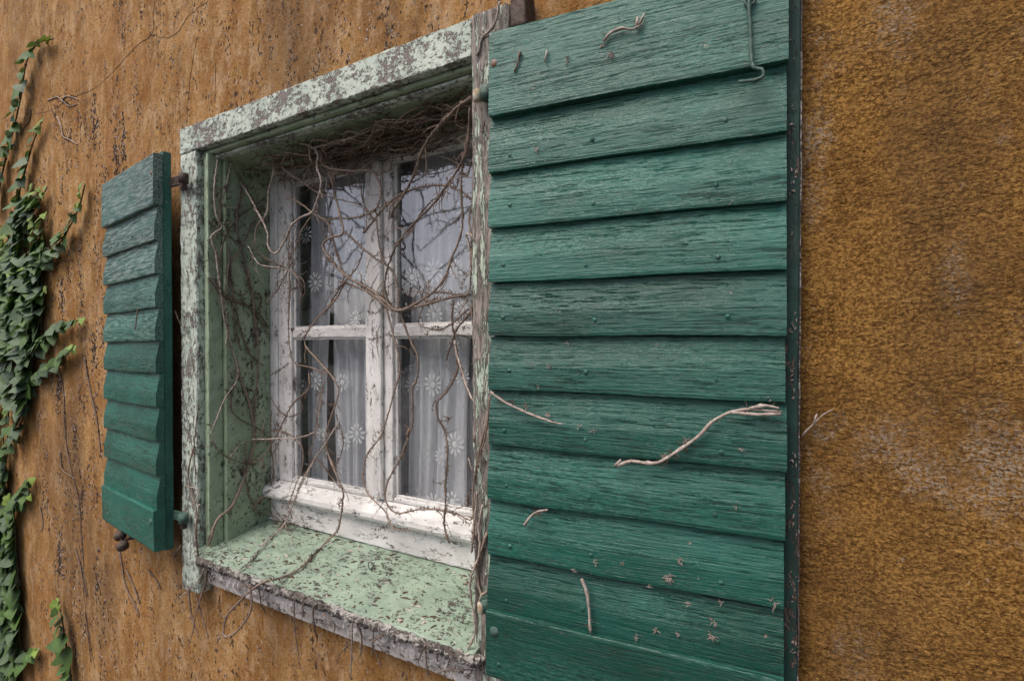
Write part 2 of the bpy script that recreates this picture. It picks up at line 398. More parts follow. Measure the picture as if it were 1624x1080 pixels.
# belt of shrubs across the lane (seen only as the reflection in the panes)
vs, fs = [], []
for i in range(9000):
    x = random.uniform(-40, 30); top = 2.0 + 1.1 * math.sin(x * .31) + .6 * math.sin(x * .9 + 2) + .3 * math.sin(x * 2.3)
    z = GZ + (top - GZ) * random.random() ** .7; y = -24 + random.uniform(-1.5, 1.5)
    p = Vector((x, y, z)); k = len(vs)
    for _ in range(3): vs.append(p + Vector((random.gauss(0, .3), random.gauss(0, .3), random.gauss(0, .3))))
    fs.append((k, k + 1, k + 2))
hd = link('far_shrubs', pyd(vs, fs), mat_simple('shrub_foliage', (.03, .05, .02), (.06, .09, .03), 2, .8, .001))
tag(hd, 'belt of dark green shrubs across the lane opposite the house', 'shrubs', kind='stuff')

# house wall with the window opening cut through it
x0, x1, xa, xb = -6.5, 3.2, -1.57, -.53; z0, z1, za, zb = GZ, 2.1, -.60, .60
XS = [x0, xa, xb, x1]; ZS = [z0, za, zb, z1]; T = .24
vs, fs = [], []
for yy in (WY, WY + T):
    for z in ZS:
        for x in XS: vs.append((x, yy, z))
for j in range(3):
    for i in range(3):
        if i == 1 and j == 1: continue
        a = j * 4 + i; fs.append((a, a + 1, a + 5, a + 4)); fs.append((16 + a + 4, 16 + a + 5, 16 + a + 1, 16 + a))
fs += [(5, 6, 22, 21), (9, 25, 26, 10), (5, 21, 25, 9), (6, 10, 26, 22), (12, 15, 31, 28), (0, 12, 28, 16), (3, 19, 31, 15)]
wall = thing('house_wall', 'weathered ochre plaster wall the window and shutters are set in', 'wall')
link('plaster', pyd(vs, fs), WALL, wall)
# dark room
rm = bmesh.new(); bmesh.ops.create_cube(rm, size=1)
for v in rm.verts: v.co = Vector((-1.4 + v.co.x * 4, 1.79 + v.co.y * 3, .2 + v.co.z * 3.1))
bmesh.ops.delete(rm, geom=[f for f in rm.faces if f.normal.y < -.5], context='FACES')
me = bpy.data.meshes.new('m'); rm.to_mesh(me); rm.free()
tag(link('room_walls', me, mat_simple('dim_room_paint', (.16, .15, .15), (.20, .19, .19), 3, .9, .001)), kind='structure')

def crack(P, r=.0011):
    Q = catmull([at(x, y, WY - .0002) for x, y in P], .012)
    Q = [q + Vector((random.uniform(-1, 1), 0, random.uniform(-1, 1))) * .0022 for q in Q]
    return link('crack', tube(Q, r, r * .6, 4, .3), DARK, wall)
for P in [[(245, -4), (243, 30), (240, 55), (215, 75), (195, 97), (172, 122), (150, 141)], [(240, 56), (262, 61), (278, 55), (290, 40), (300, 25), (330, 2)],
          [(312, 60), (305, 100), (299, 150), (297, 195)], [(150, 141), (125, 152), (100, 165), (72, 178), (40, 182)], [(342, 100), (341, 160)],
          [(50, 880), (70, 905), (85, 940)], [(118, 830), (128, 880), (135, 960), (150, 1060)]]:
    crack(P)

# ---------------------------------------------------------------- window
win = thing('casement_window', 'old white two-leaf casement window in a flaking mint green timber surround', 'window', (-1.02, 0, -.6))
win.location = (0, 0, 0)
XL, XIL, XIR, XR = -1.634, -1.545, -.572, -.484
ZT, ZI, ZB = .650, .573, -.734
FY = .20
link('casing_board', board(XL, XR - .088, 0, .05, ZI, ZT, .003, jit=.0012), CASING_H, win)['label'] = 'flaking mint head board of the surround'
link('casing_board', board(XL + .002, XIL, -.001, .05, ZB, ZI - .001, .006, 60, jit=.0016), CASING_V, win)['label'] = 'left upright of the surround with a ragged foot'
link('casing_board', board(XIR, XR, -.004, .05, -.76, ZT + .001, .006, 60, jit=.0022), STILE_V, win)['label'] = 'right upright stripped to bare wood'
link('wood_block', board(XR + .001, XR + .035, -.002, .04, .60, .665, .004), IRON, win)
# stepped inner beads
link('bead', board(XIL + .001, XIL + .026, .020, .055, -.60, ZI - .002, .003), REVEAL, win)
link('bead', board(XIL + .0275, XIL + .036, .012, .055, -.60, ZI - .012, .003), REVEAL, win)
link('bead', board(XIL + .026, XIR - .002, .020, .055, ZI - .012, ZI - .0015, .003), REVEAL, win)
link('bead', board(XIL + .03, XIR - .002, .034, .060, ZI - .021, ZI - .0135, .0025), CASING_H, win)
# deep reveal boards
link('reveal_board', board(-1.53, -1.495, .056, .245, -.60, .565, .002), REVEAL, win)['label'] = 'left green reveal board'
link('reveal_board', board(-.585, -.555, .056, .245, -.60, .565, .002), REVEAL, win)
link('reveal_board', board(-1.494, -.586, .061, .245, .551, .58, .002), REVEAL, win)['label'] = 'green soffit board over the window'
# sill: sloping top, rough nosing, crumbling render below
def sill_prof(P, xa, xb, n=60, jit=.0006):
    vs, fs = [], []; m = len(P)
    for i in range(n + 1):
        x = xa + (xb - xa) * i / n; w0 = random.uniform(-1, 1) * jit * 1.5
        for (y, z) in P:
            k = 1 if y < 0 else .15
            vs.append(Vector((x, y + w0 * k + random.uniform(-1, 1) * jit * k, z + random.uniform(-1, 1) * jit * k)))
        if i:
            for k in range(m):
                l = (k + 1) % m; fs.append(((i - 1) * m + k, (i - 1) * m + l, i * m + l, i * m + k))
    fs.append(tuple(range(m))); fs.append(tuple(range(n * m, n * m + m))[::-1]); return pyd(vs, fs)
link('sill', sill_prof([(.198, -.561), (-.024, -.6005), (-.027, -.603), (-.027, -.612), (.05, -.612), (.198, -.60)][::-1], -1.494, -.556), SILLM, win)
link('sill_nosing', sill_prof([(-.0275, -.6018), (-.034, -.605), (-.037, -.613), (-.034, -.622), (-.027, -.627), (-.002, -.629), (-.002, -.6125), (-.0275, -.6125)][::-1], -1.498, -.54, 160, .0024), NOSE, win)['label'] = 'bare grey rotten front edge of the sill'
link('sill_end', sill_prof([(.055, -.5875), (.0, -.5965), (-.001, -.612), (.055, -.612)][::-1], -1.543, -1.4945, 4), SILLM, win)
link('sill_apron', sill_prof([(-.001, -.6295), (.0, -.645), (-.004, -.662), (.003, -.68), (.008, -.694), (.05, -.698), (.05, -.6295)][::-1], -1.50, -.571, 160, .0035), APRON, win)['label'] = 'crumbling whitish render band under the sill'
# eye screw standing on the sill
p = at(586, 900, .08); p = on_plane(588, 904, Vector((0, .1, -.579)), Vector((0, .178, -1)).normalized())
ring = [p + Vector((math.cos(a) * .009, 0, .012 + math.sin(a) * .009)) for a in [k * .45 for k in range(14)]]
link('eye_screw', tube([p - Vector((0, 0, .004)), p + Vector((0, 0, .003))] + ring, .0018, .0018, 6, .02), GREENIRON, win)
# white frame
wf = bmesh.new(); me_list = []
def joinm(ms):
    vs, fs = [], []
    for m in ms:
        k = len(vs); vs += [v.co.copy() for v in m.vertices]; fs += [tuple(i + k for i in f.vertices) for f in m.polygons]
        bpy.data.meshes.remove(m)
    return pyd(vs, fs)
link('frame_jamb', board(-1.4945, -1.458, FY, .245, -.554, .5505, .003), WHITE, win)
link('frame_jamb', board(-.622, -.5855, FY, .245, -.554, .5505, .003), WHITE, win)
link('frame_head', board(-1.4575, -.6225, FY + .001, .245, .515, .5508, .003), WHITE_H, win)
link('bottom_board', board(-1.4575, -.6225, .192, .245, -.5585, -.487, .003), WHITE_H, win)
link('bottom_board', board(-1.4945, -1.458, .192, .245, -.5585, -.5545, .001), WHITE_H, win)
link('rail_cap', sill_prof([(.207, -.433), (.196, -.441), (.180, -.452), (.172, -.462), (.170, -.474), (.174, -.483), (.1915, -.4865), (.235, -.4865), (.235, -.433)][::-1], -1.494, -.60, 60, .0006), WHITE_H, win)['label'] = 'rounded weathered rail below the two sashes'
def sash(xa, xb, sa, sb):
    Y0, Y1 = .2035, .238; gt, gb = .500, -.420
    s = link('sash', joinm([board(xa, xa + sa, Y0, Y1, -.432, .5145, .003), board(xb - sb, xb, Y0, Y1, -.432, .5145, .003)]), WHITE, win)
    link('sash_rail', board(xa + sa + .0003, xb - sb - .0003, Y0 + .001, Y1, gt, .5140, .003), WHITE_H, s)
    link('sash_rail', board(xa + sa + .0003, xb - sb - .0003, Y0 + .001, Y1, -.432, gb, .003), WHITE_H, s)
    link('muntin', board(xa + sa + .0003, xb - sb - .0003, Y0 + .003, Y1 - .004, .019, .049, .004), WHITE_H, s)
    # putty strips round the panes
    for (a, b) in ((gb, .019), (.049, gt)):
        for z in (a, b - .006):
            link('putty', board(xa + sa, xb - sb, Y0 + .010, Y0 + .016, z, z + .006, .001), WHITE_H, s)
        for x in (xa + sa, xb - sb - .008):
            link('putty', board(x, x + .008, Y0 + .0103, Y0 + .0163, a + .006, b - .006, .001), WHITE, s)
        gx0, gx1 = xa + sa - .004, xb - sb + .004
        nx, nz = 8, 10; q = [(gx0 + (gx1 - gx0) * i / nx, .2235 + .0006 * math.sin(i * 1.1 + j * .7), a - .004 + (b - a + .008) * j / nz) for j in range(nz + 1) for i in range(nx + 1)]
        link('pane', pyd(q, [(j * (nx + 1) + i, j * (nx + 1) + i + 1, (j + 1) * (nx + 1) + i + 1, (j + 1) * (nx + 1) + i) for j in range(nz) for i in range(nx)], True), GLASS, s)
    return s
sash(-1.457, -1.021, .063, .054)['label'] = 'left sash with two panes'
sash(-1.019, -.623, .045, .065)['label'] = 'right sash with two panes partly hidden by the shutter'
link('cover_strip', board(-1.040, -1.004, .190, .2028, -.428, .512, .005), WHITE, win)
# hinge pins fixed on the uprights
for (px, py, mat) in ((757, 152, PALEIRON), (764, 962, PALEIRON)):
    q = at(px, py, -.022)
    link('hinge_pin', lathe([(.006, -.012), (.0085, -.010), (.0085, .006), (.007, .010), (.003, .012)], 'Z', 12, q), mat, win)
for (px, py) in ((291, 290), (291, 826)):
    q = at(px, py, -.022)
    link('hinge_pin', lathe([(.007, -.022), (.009, -.02), (.009, .010), (.006, .014), (.003, .016)], 'Z', 12, q), IRON, win)

# ---------------------------------------------------------------- curtains
FOLD = {}
def curtain(x0, x1, Y, label, mat, amp=.008, waves=5, lean=0.):
    n, m = 90, 12; q = []
    for j in range(m + 1):
        for i in range(n + 1):
            u = i / n; z = .56 - 1.15 * j / m
            y = Y + amp * math.sin(u * waves * 6.283 + .5 * math.sin(j * .5)) + amp * .5 * math.sin(u * waves * 14.1 + 1)
            q.append((x0 + (x1 - x0) * u + lean * j / m + .004 * math.sin(j * .8 + u * 5), y, z))
    o = link('lace_curtain', pyd(q, [(j * (n + 1) + i, j * (n + 1) + i + 1, (j + 1) * (n + 1) + i + 1, (j + 1) * (n + 1) + i) for j in range(m) for i in range(n)], True), mat)
    tag(o, label, 'curtain'); FOLD[o.name] = lambda x: Y - amp * 1.5 - .004
    return o
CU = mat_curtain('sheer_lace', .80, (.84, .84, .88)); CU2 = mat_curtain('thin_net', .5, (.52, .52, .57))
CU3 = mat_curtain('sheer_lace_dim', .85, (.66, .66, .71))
cR = curtain(-.953, -.745, .272, 'white daisy lace curtain strip hanging behind the right sash', CU, .009, 3, -.035)
cRn = curtain(-1.02, -.58, .283, 'dim grey net veil behind the daisy strip in the right sash', CU2, .004, 3)
cL = curtain(-1.300, -1.085, .272, 'white daisy lace curtain with soft folds behind the left sash', CU, .012, 4, .03)
cLn = curtain(-1.405, -1.302, .280, 'narrow grey curtain fold at the left side of the left sash', CU3, .009, 2, -.015)
def daisy(parent, px, py, Y, r, mat, npet=11):
    r *= random.uniform(1.08, 1.28)
    p = at(px, py, Y); vs, fs = [], []; a0 = random.random()
    def ring(c, rr, n=8, dy=0):
        k = len(vs)
        for i in range(n): vs.append(c + Vector((math.cos(6.283 * i / n) * rr, dy, math.sin(6.283 * i / n) * rr)))
        vs.append(c + Vector((0, dy - .0012, 0)))
        for i in range(n): fs.append((k + i, k + (i + 1) % n, k + n))
    ring(p, r * .27)
    for i in range(npet):
        a = a0 + 6.283 * i / npet; d = Vector((math.cos(a), 0, math.sin(a))); s = Vector((-math.sin(a), 0, math.cos(a)))
        rr = r * random.uniform(.9, 1.05); k = len(vs)
        for (f, w_) in ((.34, .0), (.6, .09), (.82, .115), (1., .0), (.82, -.115), (.6, -.09)):
            vs.append(p + d * rr * f + s * r * w_ + Vector((0, -.0008 * (f > .5), 0)))
        fs.append(tuple(range(k, k + 6)))
    fd_ = FOLD[parent.name]
    for v_ in vs: v_.y += fd_(0) + .0015 * math.sin(v_.x * 160) - Y
    o = link('daisy', pyd(vs, fs), mat, parent); o.matrix_parent_inverse = parent.matrix_world.inverted(); return o
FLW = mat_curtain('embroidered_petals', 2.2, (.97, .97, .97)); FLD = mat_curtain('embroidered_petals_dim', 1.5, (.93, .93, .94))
for px, py, r, b in ((722, 704, .030, 1), (688, 610, .029, 0), (702, 724, .024, 0), (690, 800, .028, 0), (718, 795, .028, 0), (735, 598, .022, 0), (690, 430, .030, 0), (690, 500, .026, 0),
                     (655, 440, .026, 0), (690, 330, .028, 0), (733, 492, .024, 1), (738, 330, .026, 0), (724, 425, .022, 0)):
    daisy(cR, px, py, .258, r, FLW if b else FLD)
for px, py, r in ((653, 610, .024), (655, 790, .026)): daisy(cRn, px, py, .268, r, FLD)
for px, py, r, b in ((548, 700, .028, 0), (568, 687, .028, 1), (545, 606, .028, 0), (556, 780, .026, 0), (566, 505, .024, 1), (560, 385, .026, 0), (572, 440, .026, 0), (530, 415, .02, 0)):
    daisy(cL, px, py, .255, r, FLW if b else FLD)
for px, py, r, b in ((500, 448, .030, 0), (500, 603, .030, 0), (485, 372, .026, 0), (480, 612, .02, 0), (512, 690, .022, 0)): daisy(cLn, px, py, .262, r, FLD)

# ---------------------------------------------------------------- shutters
SW = .481
ZP = [.564, .411, .3098, .2091, .1095, .0126, -.0843, -.1854, -.2852, -.3867, -.4855, -.604]
def plank_mesh(zt, zb, s, kind):
    n = 48; L = SW
    if kind == 'flat': P = [(.022, zt), (.0015, zt), (-.0012, zt - .002), (-.002, zt - .006), (-.004, zb + .006), (-.003, zb + .001), (0, zb), (.022, zb)]
    elif kind == 'bottom': P = [(.022, zt + .004), (-.006, zt + .001), (-.0078, zt - .0005), (-.0085, zt - .004), (-.0065, zb + .005), (-.005, zb), (.022, zb)]
    else:
        h = zt - zb
        P = [(.022, zt - .0005), (.0105, zt - .0005), (.0103, zt - .006), (.0066, zt - h * .26), (.0026, zt - h * .46), (.0006, zt - h * .54), (0, zt - h * .60), (0, zb + .006), (.001, zb + .0012), (.0035, zb + .0002), (.022, zb + .0002)]
    vs, fs = [], []; m = len(P); wv = random.random() * 6; e0 = random.uniform(-.0015, .0015); e1 = random.uniform(-.0015, .0015)
    for i in range(n + 1):
        x = L * i / n; x = x + (e0 if i == 0 else e1 if i == n else 0)
        dw = .0009 * math.sin(x * 17 + wv) + random.uniform(-.0004, .0004)
        for (y, z) in P:
            low = abs(z - zb) < .008
            vs.append((s * x, y + (dw * .6 if y < .02 else 0), z + (dw if low else dw * .3)))
        if i:
            for k in range(m):
                l = (k + 1) % m; f = ((i - 1) * m + k, (i - 1) * m + l, i * m + l, i * m + k)
                fs.append(f if s < 0 else f[::-1])
    fs.append(tuple(range(m)) if s > 0 else tuple(range(m))[::-1]); fs.append(tuple(range(n * m, n * m + m))[::-1] if s > 0 else tuple(range(n * m, n * m + m)))
    me = pyd(vs, fs); return me
nail = dome(.0042, .45, 8, 2)
def shutter(loc, rz, rho, s, label):
    t = thing('shutter', label, 'shutter', loc, 0); t.rotation_euler = (Matrix.Rotation(rz, 3, 'Z') @ Matrix.Rotation(-rho, 3, 'Y')).to_euler()
    for i in range(len(ZP) - 1):
        kind = 'flat' if i == 0 else 'bottom' if i == len(ZP) - 2 else 'lap'
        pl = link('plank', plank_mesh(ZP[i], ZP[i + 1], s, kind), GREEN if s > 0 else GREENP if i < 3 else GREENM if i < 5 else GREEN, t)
        for u in (.035, .19, .395):
            o = link('nail_head', nail, GREEN, pl)
            zz = (ZP[i + 1] + .03 if i else (.52 if u == .19 else .45)) + random.uniform(-.008, .008)
            o.location = (s * (u + random.uniform(-.012, .012)), -.0002 - (.0065 if kind == 'bottom' else 0), zz)
    def bd(a, b, *k, **kk):
        a, b = sorted((s * a, s * b)); return board(a, b, *k, **kk)
    link('stile', bd(SW - .05, SW + .018, .0225, .046, ZP[-1] + .004, ZP[0] + .006, bev=.002, jit=.0009), GRIME, t)['label'] = 'grimy dark back stile at the free edge'
    link('edge_strip', bd(SW + .0185, SW + .0205, .026, .045, ZP[-1] + .004, ZP[0] + .004, bev=.0005, jit=.0006), NOSE, t)
    link('stile', bd(.002, .055, .0225, .046, ZP[-1] - .006, ZP[0] + .012, bev=.002, jit=.0005), GREEN, t)
    for z in (.49, -.51): link('ledge', bd(.056, SW - .051, .023, .043, z - .04, z + .04, bev=.002), GREEN, t)
    for (u, z) in ((.011, .505), (.018, -.518)):
        o = link('bolt', dome(.0095, .55), RUST if z > 0 else GREENIRON, t); o.location = (s * u, .0 - (.007 if z < 0 else 0), z)
    return t
HR = Vector((-.4987, -.06, 0)); PHR, RHO = R(6.2), R(-.536)
shR = shutter(HR, PHR, RHO, 1, 'large green boarded shutter in the foreground, folded open right of the window')
HL = Vector((-1.650, -.062, 0)); PHL = R(-7.5)
shL = shutter(HL, PHL, R(.35), -1, 'green boarded shutter left of the window, its top planks chalky with painted-in sky sheen')
nR = Vector((math.sin(PHR), -math.cos(PHR), 0)); nL = Vector((math.sin(PHL), -math.cos(PHL), 0))
def onR(px, py, off=.002): return on_plane(px, py, HR + nR * off, nR)
def onL(px, py, off=.002): return on_plane(px, py, HL + nL * off, nL)
bpy.context.view_layer.update()
def adopt(o, par):
    o.parent = par; o.matrix_parent_inverse = par.matrix_world.inverted(); return o
# iron straps from the shutters to the pins
for (px, py) in ((291, 283), (291, 822)):
    q = at(px, py, -.022); x = q.x - .010
    adopt(link('hinge_strap', board(-1.70, x - .001, -.020, -.014, q.z - .014, q.z + .014, .0015), IRON if py < 500 else GREENIRON), shL)
    adopt(link('hinge_eye', lathe([(.0095, -.014), (.0135, -.0135), (.0135, .0135), (.0095, .014)], 'Z', 14, q), IRON if py < 500 else GREENIRON), shL)
for (px, py) in ((762, 958), (764, 148)):
    q = at(px, py, -.022)
    adopt(link('hinge_strap', board(q.x + .0135, q.x + .05, -.021, -.016, q.z - .013, q.z + .013, .0015), GREENIRON), shR)
    adopt(link('hinge_eye', lathe([(.0065, -.013), (.0125, -.0125), (.0125, .0125), (.0065, .013)], 'Z', 14, q + Vector((.008, .006, 0))), GREENIRON), shR)
# stay hook at the top of the big shutter
P = [onR(1187, -30, .010), onR(1188, 10, .010), onR(1190, 50, .010), onR(1192, 92, .010), onR(1196, 108, .012), onR(1208, 110, .014), onR(1211, 120, .014), onR(1200, 127, .014), onR(1185, 129, .012), onR(1172, 130, .008)]
hk = adopt(link('stay_hook', tube(catmull(P, .004), .0026, .0024, 8, .06), GREENIRON), shR)
q = onR(1190, 4, .003)
adopt(link('hook_eye', tube([q + Vector((math.cos(a) * .007, -.004, math.sin(a) * .007)) for a in [k * .5 for k in range(14)]], .0022, .0022, 6, .02), GREENIRON), shR)
# hold-back with two knobs fixed in the wall under the left shutter
q = at(194, 856, -.03)
hb = thing('shutter_holdback', 'rusty iron double knob holding the left shutter from below', 'shutter holdback', (q.x, WY, q.z))
o = link('spindle', tube([Vector((0, .02, -.004)), Vector((0, -.03, -.004)), Vector((0, -.07, -.002))], .005, .005, 8, .02), IRON, hb)
knob = [(.004, -.018), (.012, -.015), (.0165, -.006), (.0165, .004), (.012, .012), (.004, .015)]
for (dx, dz, dy) in ((-.018, .010, -.072), (.012, -.016, -.078)):
    link('knob', lathe(knob, 'Y', 14, (dx, dy, dz)), IRON, hb)
link('cross_bar', tube([Vector((-.018, -.074, .010)), Vector((.012, -.078, -.016))], .005, .005, 8, .02), IRON, hb)

# ---------------------------------------------------------------- dead creeper
def z3(L): return [(270 + x / 3.064, 150 + y / 3.064) for x, y in L]
def z4(L): return [(400 + x / 2.4, 450 + y / 2.4) for x, y in L]
def z5(L): return [(270 + x / 3.064, 780 + y / 3.064) for x, y in L]
def zr(L): return [(280 + x / 3., 200 + y / 3.) for x, y in L]
def z2(L): return [(x / 1.588, 400 + y / 1.588) for x, y in L]
def stems(root, items, dens=.6, kink=.0008, Lr=(.003, .009), branch=0., thin=.86, flat=None):
    vs, fs = [], []
    for it in items:
        P, r0, r1, mat = it
        Q = catmull(P, .007)
        # slow sway so that traced lines grow like stems
        ph = random.random() * 6
        Q = [q + Vector((math.sin(i * .35 + ph), math.sin(i * .23 + ph * 2), math.cos(i * .29 + ph))) * .0010 for i, q in enumerate(Q)]
        r0, r1 = r0 * thin, r1 * thin
        link('stem', tube(Q, r0, r1, 6, .16, kink=kink), mat, root)
        root_tufts(vs, fs, Q, dens, Lr)
        for _ in range(int(len(Q) * .007 * branch * 9)):       # forks off the traced stem
            i = random.randrange(2, len(Q) - 2); t0 = (Q[i + 1] - Q[i - 1]).normalized(); sd_ = random.choice((-1, 1))
            d = (t0 * random.uniform(.3, 1) + t0.cross(Vector((0, 1, 0))) * sd_ * random.uniform(.5, 1.1) + Vector((0, random.uniform(-.3, .1), 0))).normalized()
            p = Q[i].copy(); B = [p.copy()]; Lb = random.uniform(.02, .085); bend = random.uniform(-1.1, 1.1)
            for k in range(5):
                d = (d + d.cross(Vector((0, 1, 0))) * bend * .32 + Vector((random.uniform(-.2, .2), random.uniform(-.12, .12), random.uniform(-.25, .1)))).normalized()
                p = p + d * Lb / 5
                if flat is not None: p.x = flat + .006
                elif p.y > .186: p.y = .186
                B.append(p.copy())
            B = catmull(B, .007); rb = (r0 + r1) * .5 * random.uniform(.35, .6)
            link('stem', tube(B, rb, rb * .45, 5, .16, kink=kink), mat if random.random() < .7 else A, root)
            if random.random() < .6: root_tufts(vs, fs, B, dens, Lr)
    if vs: link('root_hairs', pyd(vs, fs), ROOT, root)['kind'] = 'stuff'
def onsill(px, py, h=.006):
    p = on_plane(px, py, Vector((0, .198, -.561 + h)), Vector((0, .178, -1)).normalized())
    return p if p.y < .178 else at(px, py, .178)
def lift(L, ya, yb):
    n = len(L); return [at(x, y, ya + (yb - ya) * (i / (n - 1)) + random.uniform(-.006, .006)) for i, (x, y) in enumerate(L)]
def onreveal(L, off=.006, r=.003):
    return [atX(x, y, -1.495 + off + random.uniform(0, r)) for x, y in L]
A, B_ = STEM, PALESTEM
# stems in front of the upper panes
cA = thing('dead_creeper', 'bare creeper stems looping in front of the upper window panes', 'dead creeper', (0, 0, 0))
stems(cA, [
 (lift(z3([(1462, 15), (1400, 60), (1330, 130), (1270, 200), (1220, 290), (1190, 370), (1150, 460), (1085, 565), (1078, 598)]), .01, .13), .0050, .0028, STEM),
 (lift(z3([(1458, 60), (1450, 200), (1440, 270), (1405, 350), (1340, 450), (1270, 540), (1180, 630), (1110, 720), (1070, 800), (1045, 880), (1045, 950), (1075, 1030), (1105, 1050)]), .02, .17), .0032, .0026, A),
 (lift(z3([(1462, 100), (1440, 230), (1420, 330), (1415, 450), (1418, 600), (1405, 700), (1370, 790), (1330, 900), (1265, 970), (1190, 1015), (1105, 1050), (1040, 1000), (960, 940), (850, 880), (780, 800), (740, 740), (770, 700), (840, 675), (830, 600), (800, 500), (780, 400), (750, 320), (722, 282)]), .06, .12), .0032, .0034, A),
 (lift(z3([(430, 235), (520, 213), (600, 230), (680, 255), (720, 290), (715, 350), (732, 430), (712, 520), (690, 570), (640, 595), (590, 640), (560, 700), (515, 768), (480, 745), (475, 680), (440, 600), (370, 470), (310, 380)]), .08, .10), .0036, .0030, B_),
 (lift(z3([(570, 222), (525, 235), (500, 290), (500, 370), (480, 470), (470, 580), (420, 640), (405, 740)]), .09, .13), .0032, .0024, B_),
 (lift(z3([(500, 300), (560, 370), (650, 430), (700, 470), (780, 500), (900, 530), (930, 540)]), .11, .15), .0028, .0018, A),
 (lift(z3([(565, 500), (630, 530), (700, 580), (760, 620), (790, 700), (820, 800), (850, 880), (940, 930), (1030, 990), (1085, 1045)]), .13, .17), .0032, .0028, A),
 (lift(z3([(730, 290), (740, 340), (790, 365), (880, 370), (960, 370), (1000, 400), (1025, 470), (1010, 540), (960, 580), (880, 600), (750, 605)]), .10, .16), .0032, .0022, A),
 (lift(z3([(870, 375), (872, 440), (885, 480)]), .13, .14), .0024, .0014, A),
 (lift(z3([(885, 378), (920, 440), (935, 520), (960, 560), (990, 600)]), .13, .15), .0024, .0018, A),
 (lift(z3([(940, 672), (1000, 600), (1060, 530), (1130, 480), (1230, 450), (1340, 440), (1400, 465), (1450, 500), (1475, 525), (1450, 600), (1462, 700), (1470, 840)]), .16, .06), .0032, .0024, A),
 (lift(z3([(745, 1072), (800, 980), (840, 920), (900, 850), (942, 750)]), .16, .15), .0026, .0018, A),
 (lift(z3([(1000, 560), (1010, 700), (1040, 810), (1090, 880), (1112, 980), (1105, 1050)]), .15, .17), .0024, .0022, A),
 (lift(z3([(840, 660), (950, 760), (1060, 840), (1085, 880)]), .14, .16), .0028, .0022, A),
 (lift(z3([(995, 400), (1040, 380), (1082, 362)]), .15, .15), .002, .0014, A),
 (lift(z3([(690, 250), (670, 310), (680, 400), (700, 460)]), .10, .13), .0024, .0018, A),
 (lift(z3([(760, 410), (755, 460), (738, 470)]), .12, .12), .002, .0012, B_),
 (lift(z3([(1330, 470), (1320, 490), (1270, 520), (1210, 590), (1170, 660), (1090, 740)]), .15, .17), .002, .0016, A),
 (lift(z3([(1250, 900), (1250, 980), (1215, 1060)]), .14, .15), .0024, .0016, B_),
 (lift(z3([(580, 640), (575, 760), (580, 900), (575, 1060)]), .15, .17), .0024, .0022, A),
 (lift(z3([(690, 590), (640, 660), (610, 740), (580, 800)]), .14, .15), .0022, .0016, A),
 (lift(z3([(405, 740), (470, 800), (560, 840), (640, 900), (655, 960), (640, 985)]), .13, .15), .0026, .0014, A),
 (lift(z3([(380, 740), (430, 820), (540, 845), (600, 870), (645, 930)]), .10, .14), .0024, .0014, B_),
 (lift(z3([(470, 1010), (520, 950), (560, 880), (600, 800)]), .12, .15), .0022, .0018, A),
 (lift(z3([(1475, 300), (1440, 400), (1400, 340), (1350, 310), (1290, 300)]), .08, .12), .0018, .0012, A),
 (lift(z3([(1490, 700), (1440, 680), (1455, 760), (1460, 900), (1440, 1000), (1400, 1060)]), .04, .10), .003, .002, B_),
 (lift(z3([(1100, 1050), (1180, 1030), (1270, 965), (1370, 970), (1450, 1000)]), .16, .10), .0034, .0022, A),
], 1.1, branch=2.4)
# rooted on the left reveal
cB = thing('dead_creeper', 'thin creeper stems with root hairs clinging to the left green reveal', 'dead creeper')
def rv(L, off=.006): return onreveal(L, off)
stems(cB, [(rv(zr(L)), a, b, m) for L, a, b, m in [
 ([(195, 160), (180, 290), (190, 420), (215, 480), (165, 530), (190, 610), (205, 760), (230, 870), (245, 960), (235, 1050)], .0026, .0024, B_),
 ([(285, 220), (340, 310), (400, 430)], .0034, .0026, A), ([(262, 160), (240, 270), (220, 370), (270, 390), (320, 378)], .0024, .0016, B_),
 ([(310, 290), (290, 420), (290, 500), (310, 590), (345, 740), (370, 870), (375, 1060)], .0028, .0024, A),
 ([(420, 340), (360, 390), (300, 430), (240, 500), (210, 600), (210, 670)], .0022, .0016, A),
 ([(410, 380), (350, 490), (300, 590), (250, 660), (240, 760), (225, 900)], .0024, .0018, A),
 ([(150, 450), (220, 510), (300, 560)], .002, .0014, A), ([(152, 720), (200, 790), (260, 830), (330, 850), (400, 900), (440, 960)], .0028, .0022, A),
 ([(270, 850), (280, 960), (305, 1070)], .0026, .002, A), ([(205, 300), (210, 400), (200, 480), (185, 530)], .002, .0014, A),
 ([(240, 740), (290, 800), (330, 800), (350, 760)], .002, .0012, A), ([(150, 295), (200, 300), (250, 270)], .0016, .001, A), ([(360, 770), (400, 830), (385, 930), (375, 960)], .0014, .001, B_)]] +
 [(rv(z2(L)), a, b, m) for L, a, b, m in [
 ([(545, -10), (555, 100), (575, 210), (600, 310), (560, 380), (530, 460)], .0028, .0018, B_),
 ([(600, 300), (640, 430), (630, 520), (590, 630), (545, 675), (527, 740)], .0040, .0044, A),
 ([(575, -10), (590, 120), (620, 240), (662, 285)], .0028, .0022, A), ([(530, 60), (570, 110), (620, 130), (667, 190)], .0024, .0018, A),
 ([(572, 525), (610, 482), (667, 470)], .0018, .0012, B_), ([(632, 640), (667, 618)], .002, .0014, B_), ([(625, 40), (640, 150), (650, 260), (640, 430)], .003, .0026, A),
 ([(590, 330), (585, 400), (640, 440), (667, 450)], .0022, .0016, A), ([(533, 470), (560, 510), (620, 530), (665, 500)], .0018, .0012, A),
 ([(620, 480), (615, 560), (640, 640), (662, 660)], .002, .0014, A)]], 1.7, branch=2.0, flat=-1.495)
